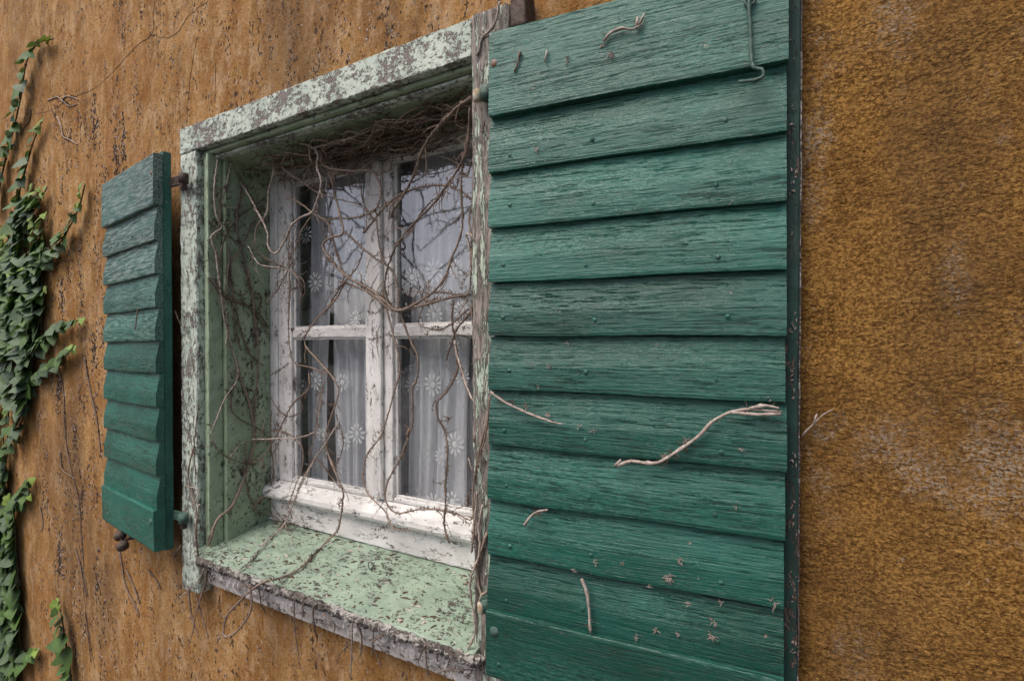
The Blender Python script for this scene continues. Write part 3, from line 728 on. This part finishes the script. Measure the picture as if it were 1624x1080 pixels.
# lower panes
cC = thing('dead_creeper', 'bare creeper stems trailing over the lower panes of the left sash onto the sill', 'dead creeper')
stems(cC, [
 (lift(z4([(350, 0), (310, 70), (250, 130), (205, 190), (205, 240), (260, 300), (300, 350), (330, 410), (310, 480), (280, 570), (290, 650), (320, 720), (345, 790), (342, 830)]), .16, .14)
  + lift(z5([(832, 90), (825, 150)]), .16, .155) + [onsill(*q) for q in z5([(810, 190), (740, 260), (680, 320), (630, 370), (570, 405)])] + lift(z5([(505, 424), (460, 432), (380, 490), (290, 580), (260, 650), (265, 700), (330, 670), (380, 600), (395, 520), (390, 450)]), -.046, -.045), .0030, .0028, A),
 (lift(z4([(140, 0), (140, 120), (140, 220), (160, 300), (230, 320), (290, 345)]), .18, .15), .0024, .002, A),
 (lift(z4([(70, 350), (140, 300)]), .18, .18), .002, .0014, A),
 (lift(z4([(215, 340), (215, 400), (160, 450), (120, 520), (80, 600), (40, 660), (0, 690)]), .16, .12), .0032, .0018, A),
 (lift(z4([(275, 370), (250, 470), (240, 570), (215, 660)]), .15, .15), .0022, .0012, A),
 (lift(z4([(335, 520), (270, 620), (240, 660), (190, 750), (135, 890)]), .15, .14) + [onsill(*q) for q in z4([(110, 925), (60, 980), (20, 1020)]) + z5([(390, 340), (340, 378)])], .0022, .0020, B_),
 (lift(z4([(250, 650), (200, 740), (140, 870), (110, 930), (30, 1000)]), .15, .06), .002, .0018, B_),
 (lift(z4([(0, 590), (90, 590), (170, 585), (240, 560), (255, 490), (270, 400)]), .12, .15), .0018, .0016, B_),
 (lift(z4([(160, 590), (190, 620), (190, 690), (165, 770), (140, 840)]), .15, .15), .0022, .0016, A),
 (lift(z4([(240, 660), (300, 730), (335, 780)]), .15, .15), .0022, .0016, A),
 (lift(z4([(320, 500), (345, 590), (335, 660), (310, 700)]), .15, .15), .002, .0014, A),
 (lift(z4([(70, 430), (100, 480), (150, 505), (190, 480), (185, 440)]), .17, .15), .002, .0012, A),
 (lift(z4([(75, 560), (110, 560), (160, 580)]), .17, .16), .0018, .0014, A),
 (lift(z4([(70, 780), (80, 700), (70, 600), (75, 480)]), .185, .185), .0024, .0018, A),
 (lift(z4([(60, 870), (100, 900), (120, 930)]), .185, .16), .002, .0014, A),
 (lift(z4([(0, 860), (40, 810), (70, 830), (100, 880), (140, 930)]), .12, .17), .0018, .0012, A),
], 1.3, branch=2.2)
cD = thing('dead_creeper', 'bare creeper stems hanging over the meeting stile and lower right pane', 'dead creeper')
stems(cD, [
 (lift(z4([(500, 0), (505, 70), (545, 220), (560, 320), (545, 400), (515, 500), (490, 580), (440, 640), (425, 710), (430, 780), (470, 830), (510, 870), (540, 930), (600, 935)]), .17, .15), .003, .0022, A),
 (lift(z4([(560, 100), (590, 190), (630, 280), (625, 370), (610, 400), (610, 500), (600, 570), (570, 650), (530, 720), (510, 770), (510, 830), (550, 870), (640, 860), (720, 860), (780, 875), (830, 900), (842, 875)]), .17, .15), .003, .0022, A),
 (lift(z4([(775, 230), (780, 330), (740, 410), (705, 450), (705, 510), (730, 560), (745, 640), (735, 760), (735, 860), (730, 920), (750, 985)]), .14, .14), .0030, .0026, A),
 (lift(z4([(765, 190), (790, 310), (820, 400), (858, 468)]), .14, .06), .0028, .0024, B_),
 (lift(z4([(845, 0), (840, 90), (780, 170), (765, 210), (740, 290)]), .06, .14), .0032, .002, A),
 (lift(z4([(830, 40), (730, 60), (650, 80), (560, 100), (520, 90), (450, 40), (370, 0), (330, -10)]), .10, .16), .0036, .003, A),
 (lift(z4([(770, 60), (760, 140), (770, 210)]), .13, .14), .0028, .0026, A),
 (lift(z4([(820, 100), (745, 160), (700, 175), (650, 165), (630, 145), (650, 90)]), .12, .15), .0024, .0016, A),
 (lift(z4([(725, 505), (745, 510), (740, 530)]), .13, .13), .002, .001, A),
 (lift(z4([(590, 580), (600, 550)]), .15, .15), .005, .003, A),
 (lift(z4([(820, 660), (835, 700), (845, 720)]), .05, .05), .0016, .001, B_),
 (lift(z4([(820, 850), (820, 800), (845, 790), (850, 830)]), .05, .05), .0022, .0014, A),
], 1.4, branch=1.2)
# right edge stems on the bare upright
cE = thing('dead_creeper', 'pale dry stems running down the bare right upright beside the big shutter', 'dead creeper')
stems(cE, [
 (lift([(792, 2), (787, 30), (781, 45), (764, 62), (756, 90)], -.01, -.01), .003, .0028, B_),
 (lift(z3([(1530, 130), (1515, 220), (1500, 330), (1480, 440), (1470, 520)]), -.014, .02), .0022, .0016, A),
 (lift(z4([(900, 500), (880, 580), (855, 680), (840, 780), (845, 900), (835, 1020)]), -.014, -.012), .0026, .002, A),
 (lift(z4([(905, 430), (890, 560), (870, 640), (860, 700)]), -.016, -.012), .0022, .002, A),
 (lift(z5([(1520, 60), (1500, 180), (1500, 300), (1460, 430), (1465, 560), (1480, 680), (1450, 760)]), -.014, -.02), .003, .0022, B_),
 (lift(z5([(1490, 0), (1478, 120), (1465, 295)]), -.012, -.01), .0026, .0018, B_),
 (lift(z5([(1535, 200), (1500, 330), (1500, 450), (1520, 520)]), -.012, -.016), .0036, .0026, A),
 (lift(z5([(1540, 480), (1510, 500), (1500, 530)]), -.02, -.03), .002, .0014, B_),
 (lift(z5([(1425, 448), (1460, 440), (1480, 400)]), -.01, -.012), .0018, .0012, A),
 (lift([(753, 700), (756, 640), (752, 560), (748, 480)], .0, .01), .0022, .0016, A),
], .7)
vs, fs = [], []
for k in range(420):
    c0 = Vector((-1.4945, random.uniform(.06, .195), random.uniform(-.57, .54))) if k % 4 else Vector((random.uniform(-1.48, -.6), random.uniform(.065, .19), .5505))
    fl = k % 4 == 0
    for _ in range(random.randint(1, 5)):
        a_ = random.uniform(0, 6.283); dd = Vector((math.cos(a_), math.sin(a_), -.3)) if fl else Vector((.3, math.cos(a_), math.sin(a_)))
        spikes(vs, fs, c0, dd, random.uniform(.003, .008), .0009)
tag(link('reveal_specks', pyd(vs, fs), ROOT), 'dark root specks dotted over the green reveal and soffit', 'root remains', kind='stuff')
# stems hanging below the sill
cF = thing('dead_creeper', 'short brittle stems hanging from under the sill edge', 'dead creeper')
stems(cF, [(lift(z5(L), -.038, -.006), a, a * .6, m) for L, a, m in [
 ([(605, 520), (605, 650), (630, 860)], .002, A), ([(695, 560), (700, 660), (715, 705)], .0028, A), ([(885, 620), (880, 760), (880, 910)], .0026, B_),
 ([(870, 730), (830, 780), (805, 840)], .002, A), ([(985, 660), (990, 740), (1025, 850)], .002, A), ([(1005, 660), (1035, 690), (990, 720), (985, 800)], .003, A),
 ([(1240, 740), (1200, 830)], .002, A), ([(1240, 760), (1255, 890)], .002, A), ([(1295, 870), (1370, 860), (1470, 870)], .0022, A), ([(900, 630), (930, 700), (925, 790)], .003, A),
 ([(360, 450), (390, 460), (430, 470), (440, 540), (465, 590)], .002, A), ([(1085, 690), (1090, 740)], .0024, A), ([(1370, 790), (1340, 850)], .002, A),
 ([(640, 540), (648, 580), (640, 630)], .0018, A), ([(740, 590), (800, 640), (790, 690)], .002, A), ([(1300, 780), (1298, 830)], .002, A), ([(1480, 800), (1460, 880)], .002, A)]], .5)
cG = thing('dead_creeper', 'dark dry roots dangling below the foot of the left upright', 'dead creeper')
stems(cG, [(lift(z5(L), -.012, -.004), a, a * .6, m) for L, a, m in [
 ([(170, 365), (120, 450), (20, 530)], .0022, B_), ([(90, 470), (100, 590), (120, 650), (135, 710)], .0026, A), ([(125, 480), (150, 600), (185, 710)], .0026, A), ([(160, 470), (130, 570), (110, 680), (85, 745)], .0022, A),
 ([(50, 260), (10, 330)], .0032, A), ([(130, 120), (125, 200), (135, 300), (150, 340)], .004, A), ([(180, 380), (165, 480)], .005, A), ([(140, 60), (128, 160), (130, 260)], .003, B_)]], .5)
cGG = thing('dead_creeper', 'grey runners winding down the outer edge of the left upright', 'dead creeper')
stems(cGG, [(lift(z2(L), -.008, -.008), a, a * .7, m) for L, a, m in [
 ([(487, 490), (475, 540), (480, 590), (495, 650)], .0028, A), ([(500, 380), (490, 480), (492, 560)], .002, A), ([(440, 150), (455, 180), (470, 190)], .002, A), ([(470, 590), (500, 600), (490, 630)], .002, B_)]], .6)
# tangle under the soffit
cH = thing('creeper_tangle', 'dense brown tangle of dry stems packed under the green soffit', 'dead creeper')
its = []
for i in range(62):
    xa = random.uniform(-1.46, -.85); L = random.uniform(.18, .55); n = 7; y = random.uniform(.10, .185) if random.random() < .75 else random.uniform(.06, .12)
    z = random.uniform(.515, .545); P = []
    for k in range(n):
        P.append(Vector((min(-.60, xa + L * k / (n - 1)), min(.193, max(.05, y + random.uniform(-.022, .022))), min(.547, z + random.uniform(-.016, .012) - (.03 * random.random() if y > .15 else 0)))))
    r = random.uniform(.0012, .0032); its.append((P, r, r * .6, STEM))
its += [(lift(z3(L), y0, y1), a, b, m) for L, y0, y1, a, b, m in [
 ([(722, 282), (735, 220), (780, 140), (840, 112), (900, 98), (1000, 100), (1100, 120), (1250, 112)], .10, .14, .0040, .0028, A),
 ([(905, 95), (915, 150), (960, 190)], .09, .10, .0026, .0014, B_), ([(1250, 110), (1320, 60), (1390, 10), (1440, -30)], .14, .06, .0036, .003, A), ([(190, 282), (260, 260), (330, 256), (400, 272), (450, 300)], .055, .09, .0026, .0012, B_),
 ([(330, 257), (400, 262), (470, 285)], .06, .09, .0018, .001, B_), ([(330, 257), (390, 278), (440, 305)], .06, .09, .0018, .001, B_),
 ([(250, 330), (300, 310), (322, 285)], .06, .07, .0026, .0018, B_), ([(530, 178), (590, 170), (620, 148), (700, 150)], .05, .07, .0022, .0016, B_),
 ([(915, 80), (950, 50), (1000, 38)], .08, .05, .0022, .0012, A), ([(190, 300), (300, 350), (420, 370), (480, 368)], .07, .17, .0026, .002, A)]]
stems(cH, its, .8, branch=.5)

# broken stems left on the wall
def walltwig(name, label, P, r, mat, dens=.6, Y=WY - .003):
    t = thing(name, label, 'twig')
    stems(t, [([at(x, y, Y) for x, y in L], r, r * .6, mat) for L in P], dens, .0004, (.004, .010)); return t
walltwig('dead_twig', 'pale crooked twig stuck on the plaster above the left shutter', [[(90, 186), (97, 200), (101, 217), (112, 223), (123, 229)]], .0034, PALESTEM, .3)
walltwig('dead_twig', 'short dark twig on the plaster between the upper ivy shoots', [[(49, 174), (46, 192), (38, 202), (32, 214)]], .0032, STEM)
walltwig('dead_twig', 'curled bit of pale creeper at the end of the diagonal crack', [[(75, 160), (90, 154), (98, 160), (110, 168), (122, 165)], [(98, 160), (105, 153), (125, 158)]], .0028, PALESTEM, .5)
walltwig('dead_twig', 'long thin runner climbing the plaster left of the small shutter', [z2([(148, 290), (160, 360), (165, 470), (180, 550), (200, 640), (205, 730), (218, 865)])], .0022, STEM, .9)
walltwig('dead_twig', 'dark runner on the plaster close to the left edge of the small shutter', [z2([(214, 265), (225, 340), (240, 400), (253, 500)])], .0030, STEM, 1.)
walltwig('dead_twig', 'forked dark stem on the plaster under the iron holdback', [z2([(300, 745), (312, 820), (325, 860), (350, 912)]), z2([(318, 800), (340, 850), (352, 885)])], .0032, STEM, .6)
walltwig('dead_twig', 'straight dark stem low on the plaster left of the holdback', [z2([(190, 745), (205, 800), (216, 868)])], .0026, STEM, .4)
walltwig('dead_twig', 'tiny hooked twig on the plaster right of the holdback', [z2([(372, 798), (390, 820), (405, 848)])], .0026, STEM, .8)
walltwig('dead_twig', 'dark twig knot beside the lower ivy branch', [z2([(150, 500), (160, 550), (190, 570)]), z2([(100, 640), (108, 690), (100, 700)])], .0024, STEM, .9)
walltwig('dead_twig', 'thin grey twig poking from behind the big shutter on the right', [[(1272, 692), (1290, 672), (1306, 657), (1320, 649)], [(1290, 672), (1295, 655)]], .0016, PALESTEM, .2, WY - .012)
walltwig('dead_twig', 'slender rootlet on the lower wall near the little ivy sprig', [z2([(212, 905), (222, 960), (228, 1030)])], .0022, STEM, 1.)

def shtwig(label, P, r, mat, dens, off=.004, f=onR):
    t = thing('dead_twig', label, 'twig')
    its = []
    for L in P:
        its.append(([f(x, y, off + r) for x, y in L], r, r * .65, mat))
    stems(t, its, dens, .0003, (.004, .011)); return t
shtwig('long forked bleached twig lying across the seventh plank of the big shutter', [[(976, 739), (1000, 731), (1020, 733), (1045, 732), (1080, 712), (1110, 690), (1128, 670), (1160, 653), (1190, 648), (1215, 650), (1240, 652)], [(1160, 653), (1200, 658), (1238, 657)], [(1190, 648), (1215, 644), (1235, 649)], [(976, 739), (985, 730)]], .0034, PALESTEM, .7)
shtwig('pale slanting twig at the hinge side of the big shutter', [[(778, 621), (800, 637), (830, 653), (860, 664), (893, 672)]], .0028, PALESTEM, .8)
shtwig('gnarled pale twig on the top plank of the big shutter', [[(956, 66), (968, 52), (985, 45), (1005, 46), (1020, 38)], [(1010, 46), (1012, 28)], [(1013, 40), (1022, 22)]], .0030, PALESTEM, .7)
shtwig('small bent twig on the ninth plank near the hinge side', [[(831, 834), (838, 822), (850, 811), (868, 808)]], .0026, PALESTEM, .2)
shtwig('upright knobbly twig on the second lowest plank', [[(921, 918), (930, 940), (934, 965), (938, 1003)]], .0032, PALESTEM, .6)
shtwig('short rusty brown twig near the top bolt of the big shutter', [[(824, 82), (822, 98), (816, 114)]], .0026, STEM, .5)
shtwig('tiny pale sliver standing on the top plank of the big shutter', [[(869, 80), (866, 92), (864, 100)]], .0020, PALESTEM, .1)
shtwig('short dark twig stuck upright on the small left shutter', [[(219, 488), (216, 505), (214, 524)]], .0024, STEM, .2, .004, onL)

# tufts of root hairs left on the big shutter
vs, fs = [], []
for (x, y, n, s) in [(900, 95, 7, 1), (968, 88, 14, 1.1), (956, 75, 8, .8), (845, 140, 9, .8), (870, 582, 8, .9), (1061, 915, 16, 1.2), (1078, 890, 12, 1), (1130, 985, 10, 1), (1130, 1010, 12, 1), (1093, 957, 7, 1), (1225, 955, 6, 1), (940, 1065, 14, 1.2),
                  (1010, 1010, 7, .9), (1040, 998, 8, .9), (1075, 1005, 6, .8), (905, 1068, 8, .8), (886, 1050, 7, .8), (1055, 725, 16, 1.2), (1090, 700, 14, 1.2), (870, 658, 12, 1.1), (833, 645, 10, 1), (942, 683, 8, .9), (920, 675, 6, .7), (900, 545, 6, .7), (843, 580, 5, .7),
                  (1178, 713, 6, .8), (945, 890, 7, .9), (910, 905, 6, .8), (1030, 930, 5, .7), (985, 893, 5, .6), (850, 235, 9, .9), (1158, 322, 5, .5), (1095, 862, 5, .6), (1143, 955, 6, .7), (1215, 1010, 5, .6), (870, 1010, 5, .7), (1168, 800, 4, .6), (853, 612, 4, .6), (1040, 545, 4, .6), (1222, 636, 4, .6)]:
    p = onR(x, y, .003)
    for k in range(n):
        a = random.uniform(0, 6.283); d = Vector((math.cos(a), -.35, math.sin(a)))
        spikes(vs, fs, p + Vector((random.gauss(0, .002), 0, random.gauss(0, .002))), d, random.uniform(.004, .010) * s, .0007)
for k in range(150):                                          # debris caught on the back stile
    y = random.uniform(20, 1080); x = random.uniform(1254, 1264)
    p = onR(x, y, -.021); a = random.uniform(0, 6.283)
    if (y // 53) % 2: spikes(vs, fs, p, Vector((-abs(math.cos(a)) * .6 + .2, -.25, math.sin(a))), random.uniform(.003, .007), .0009)
tag(link('root_tufts', pyd(vs, fs), mat_simple('pale_root_tufts', (.20, .145, .12), (.40, .32, .28), 200, .9, .0002)), 'tiny dry root tufts sprinkled over the planks of the big shutter', 'root remains', kind='stuff')

# residue of the creeper on the plaster
vd, fd, vp, fp = [], [], [], []
def wallbits(px, py, n, sx, sz, dark=.75, big=1.):
    c = at(px, py, WY)
    for _ in range(n):
        p = Vector((c.x + random.gauss(0, sx), WY - .0004, c.z + random.gauss(0, sz)))
        if -1.65 < p.x < -.48 and -.70 < p.z < .655: continue
        ax = Vector((random.gauss(0, .35), 0, 1)).normalized()
        if random.random() < dark: bits(vd, fd, p, random.uniform(.0010, .0028) * big, .8, random.uniform(1.2, 3.2), ax)
        else: bits(vp, fp, p, random.uniform(.0008, .0022) * big, 1.2, random.uniform(1.2, 2.6), ax)
for _ in range(150): wallbits(random.uniform(60, 760), random.uniform(-10, 240), random.randint(6, 22), random.uniform(.006, .014), random.uniform(.012, .05), .6, .9)
for _ in range(150): wallbits(random.uniform(60, 200), random.uniform(180, 1060), random.randint(8, 26), random.uniform(.006, .018), random.uniform(.02, .07), .72, 1.15)
for _ in range(50): wallbits(random.uniform(160, 420), random.uniform(860, 1080), random.randint(4, 12), random.uniform(.006, .014), random.uniform(.01, .04), .72, .9)
for _ in range(60): wallbits(random.uniform(380, 740), random.uniform(930, 1080), random.randint(2, 6), .02, .02, .7, .7)
for (x, y, n) in ((98, 470, 80), (95, 880, 90), (93, 620, 80), (150, 560, 60), (185, 255, 60), (150, 205, 60), (120, 700, 50), (155, 920, 60), (195, 240, 50), (130, 800, 50), (60, 390, 30)): wallbits(x, y, n, .012, .045, .85, 1.5)
tag(link('dark_residue', pyd(vd, fd), DARK), 'dark scabs of old creeper roots scattered over the plaster', 'root remains', kind='stuff')
tag(link('pale_residue', pyd(vp, fp), FLECK), 'pale flecks of lime and root skin scattered over the plaster', 'root remains', kind='stuff')

# litter on the sill
vs, fs, v2, f2 = [], [], [], []
sn = Vector((0, .178, -1)).normalized()
for k in range(900):
    x = random.uniform(-1.48, -.57); y = random.uniform(-.022, .185) if random.random() < .7 else random.choice((random.uniform(.16, .19), random.uniform(-.022, .03)))
    z = -.561 + (y - .198) * .178 + .0008; p = Vector((x, y, z)); a = random.uniform(0, 6.283)
    L = (vs, fs) if random.random() < .72 else (v2, f2); s = random.uniform(.0006, .0018) * (2.2 if random.random() < .12 else 1)
    k0 = len(L[0]); ax = Vector((math.cos(a), math.sin(a) * .7, 0)); bx = Vector((-math.sin(a), math.cos(a), 0))
    ln = random.uniform(1.2, 4)
    for q1, q2 in ((-1, -1), (1, -1), (1, 1), (-1, 1)): L[0].append(p + ax * q1 * s * ln + bx * q2 * s * random.uniform(.4, 1))
    L[0].append(p + Vector((0, 0, s * .9)))
    L[1].extend([(k0, k0 + 1, k0 + 4), (k0 + 1, k0 + 2, k0 + 4), (k0 + 2, k0 + 3, k0 + 4), (k0 + 3, k0, k0 + 4)])
tag(link('sill_litter', pyd(vs, fs), ROOT), 'brown crumbs of bark and twig lying on the green sill', 'litter', kind='stuff')
tag(link('sill_flecks', pyd(v2, f2), FLECK), 'whitish flakes lying on the green sill', 'litter', kind='stuff')

# ---------------------------------------------------------------- ivy
def leaf_mesh(v):
    """pointed heart-shaped leaf, folded along the midrib and curling back at the tip; base at the origin, tip along -Z"""
    O_ = [(0, 0), (.16, .11), (.32, .08), (.43, -.06), (.45, -.24), (.38, -.46), (.25, -.68), (.10, -.87), (0, -1.)]
    if v == 1: O_ = [(0, 0), (.20, .13), (.40, .08), (.50, -.10), (.46, -.28), (.34, -.48), (.20, -.68), (.08, -.84), (0, -.95)]
    if v == 2: O_ = [(0, 0), (.12, .06), (.24, .0), (.33, -.14), (.35, -.32), (.30, -.54), (.20, -.78), (.07, -1.0), (0, -1.1)]
    vs, fs = [], []
    mid = [(0, 0, 0), (0, -.03, -.28), (0, -.02, -.60), (0, .10, O_[-1][1])]
    vs += [Vector(m) for m in mid]
    fold = (.06, .10, .04)[v]
    for s in (1, -1):
        k = len(vs)
        for (x, z) in O_[1:-1]: vs.append(Vector((s * x, -fold * abs(x) * 2 + .10 * (z ** 2) + random.uniform(-.02, .02), z)))
        a = [(0, k, k + 1), (0, k + 1, k + 2), (0, k + 2, 1), (1, k + 2, k + 3), (1, k + 3, k + 4), (1, k + 4, 2), (2, k + 4, k + 5), (2, k + 5, k + 6), (2, k + 6, 3)]
        fs += [t if s < 0 else t[::-1] for t in a]
    return pyd(vs, fs, True)
LM = {}
for v in range(3):
    for mi in range(3):
        me = leaf_mesh(v); me.materials.append(LEAF[mi]); me.name = 'leaf'; LM[v, mi] = me
def add_leaf(par, p, size, tilt, mi, yaw=None):
    o = bpy.data.objects.new('leaf', LM[random.randrange(3), mi]); C.objects.link(o); o.parent = par
    ya = random.uniform(-.6, .6) if yaw is None else yaw
    m = Matrix.Rotation(ya, 4, 'Z') @ Matrix.Rotation(random.uniform(-.9, -.1), 4, 'X') @ Matrix.Rotation(tilt, 4, 'Y')
    o.matrix_local = Matrix.Translation(p) @ m @ Matrix.Scale(size, 4)
def ivy(label, shoots, step=.030, size=.042, grey=.4, group='ivy shoots climbing the left end of the wall'):
    t = thing('ivy_plant', label, 'ivy', (0, 0, 0), 0, group)
    for P in shoots:
        n = len(P); Q = catmull([at(x, y, WY - .012 - .012 * random.random()) for x, y in P], .012)
        link('stem', tube(Q, .0022, .0034, 5, .08), IVYSTEM, t)
        acc = 0; side = 1; tot = sum((Q[i] - Q[i - 1]).length for i in range(1, len(Q))); run = 0
        for i in range(len(Q)):
            if i: acc += (Q[i] - Q[i - 1]).length; run += (Q[i] - Q[i - 1]).length
            if i == 0 or acc > step * random.uniform(.42, .68):
                acc = 0; f = run / tot
                sz = size * 1.22 * (.55 + .55 * min(1, f * 2.2)) * random.uniform(.8, 1.2)
                mi = 2 if f < .10 else (1 if random.random() < grey * min(1, f * 2) else 0)
                side = -side
                add_leaf(t, Q[i] + Vector((random.uniform(-.002, .006), -.003 - .008 * random.random(), 0)), sz, side * random.uniform(.4, 1.3) + .25, mi)
    return t
ivy('tallest ivy shoot with small leaves arching at the upper left corner', [[(85, 62), (60, 70), (42, 100), (32, 160), (18, 220), (5, 270), (-6, 330)]], .030, .045, .15)
ivy('second ivy shoot rising just below the tallest one', [[(68, 190), (55, 220), (40, 270), (30, 310), (25, 350), (22, 400)]], .034, .046, .2)
ivy('long diagonal ivy shoot nearest to the small left shutter', [[(135, 292), (125, 330), (105, 370), (85, 400), (65, 430), (50, 480), (42, 540)], [(85, 400), (70, 395), (60, 420)]], .022, .046, .6)
ivy('cluster of short ivy shoots with pale tips above the dense mass', [[(75, 297), (60, 325), (40, 350), (25, 380), (15, 420)], [(55, 292), (45, 320), (28, 350)], [(72, 340), (65, 370), (58, 410), (48, 450)], [(62, 300), (50, 335), (35, 365)]], .022, .046, .55)
ivy('low ivy branch reaching right towards the small shutter', [[(132, 505), (105, 515), (80, 530), (60, 550), (45, 575)], [(122, 548), (105, 560), (80, 585), (60, 595)], [(75, 455), (66, 480), (60, 520)]], .022, .042, .5)
sh = []
for k in range(24):
    x = random.uniform(-30, 66); y = random.uniform(330, 470); L = [(x, y)]
    for j in range(4):
        x += random.uniform(-9, 4); y += random.uniform(38, 62); L.append((x if y < 600 else min(x, 30 + (680 - y) * .3), min(y, 690)))
    sh.append(L)
ivy('dense dark ivy mass covering the left edge at mid height', sh, .026, .052, .6)
ivy('ivy trail below the dense mass with a branch pointing right', [[(54, 757), (40, 772), (25, 800), (12, 830)], [(50, 785), (35, 790), (20, 810)], [(5, 690), (8, 740), (6, 800), (10, 860)], [(-8, 700), (-4, 780), (-6, 870)], [(14, 640), (12, 700), (8, 760), (4, 820)], [(-14, 660), (-10, 740), (-12, 830)]], .024, .046, .4)
sh = []
for k in range(18):
    x = random.uniform(-30, 18); y = random.uniform(760, 900); L = [(x, y)]
    for j in range(5): x += random.uniform(-5, 9); y += random.uniform(35, 55); L.append((min(x, 34), y))
    sh.append(L)
ivy('dark ivy mass in the lower left corner', sh + [[(60, 1030), (45, 1038), (30, 1050), (20, 1075)]], .026, .050, .5)
ivy('small lone ivy sprig low on the wall right of the corner mass', [[(91, 950), (97, 975), (103, 1010), (108, 1045), (114, 1085)]], .026, .045, .1)
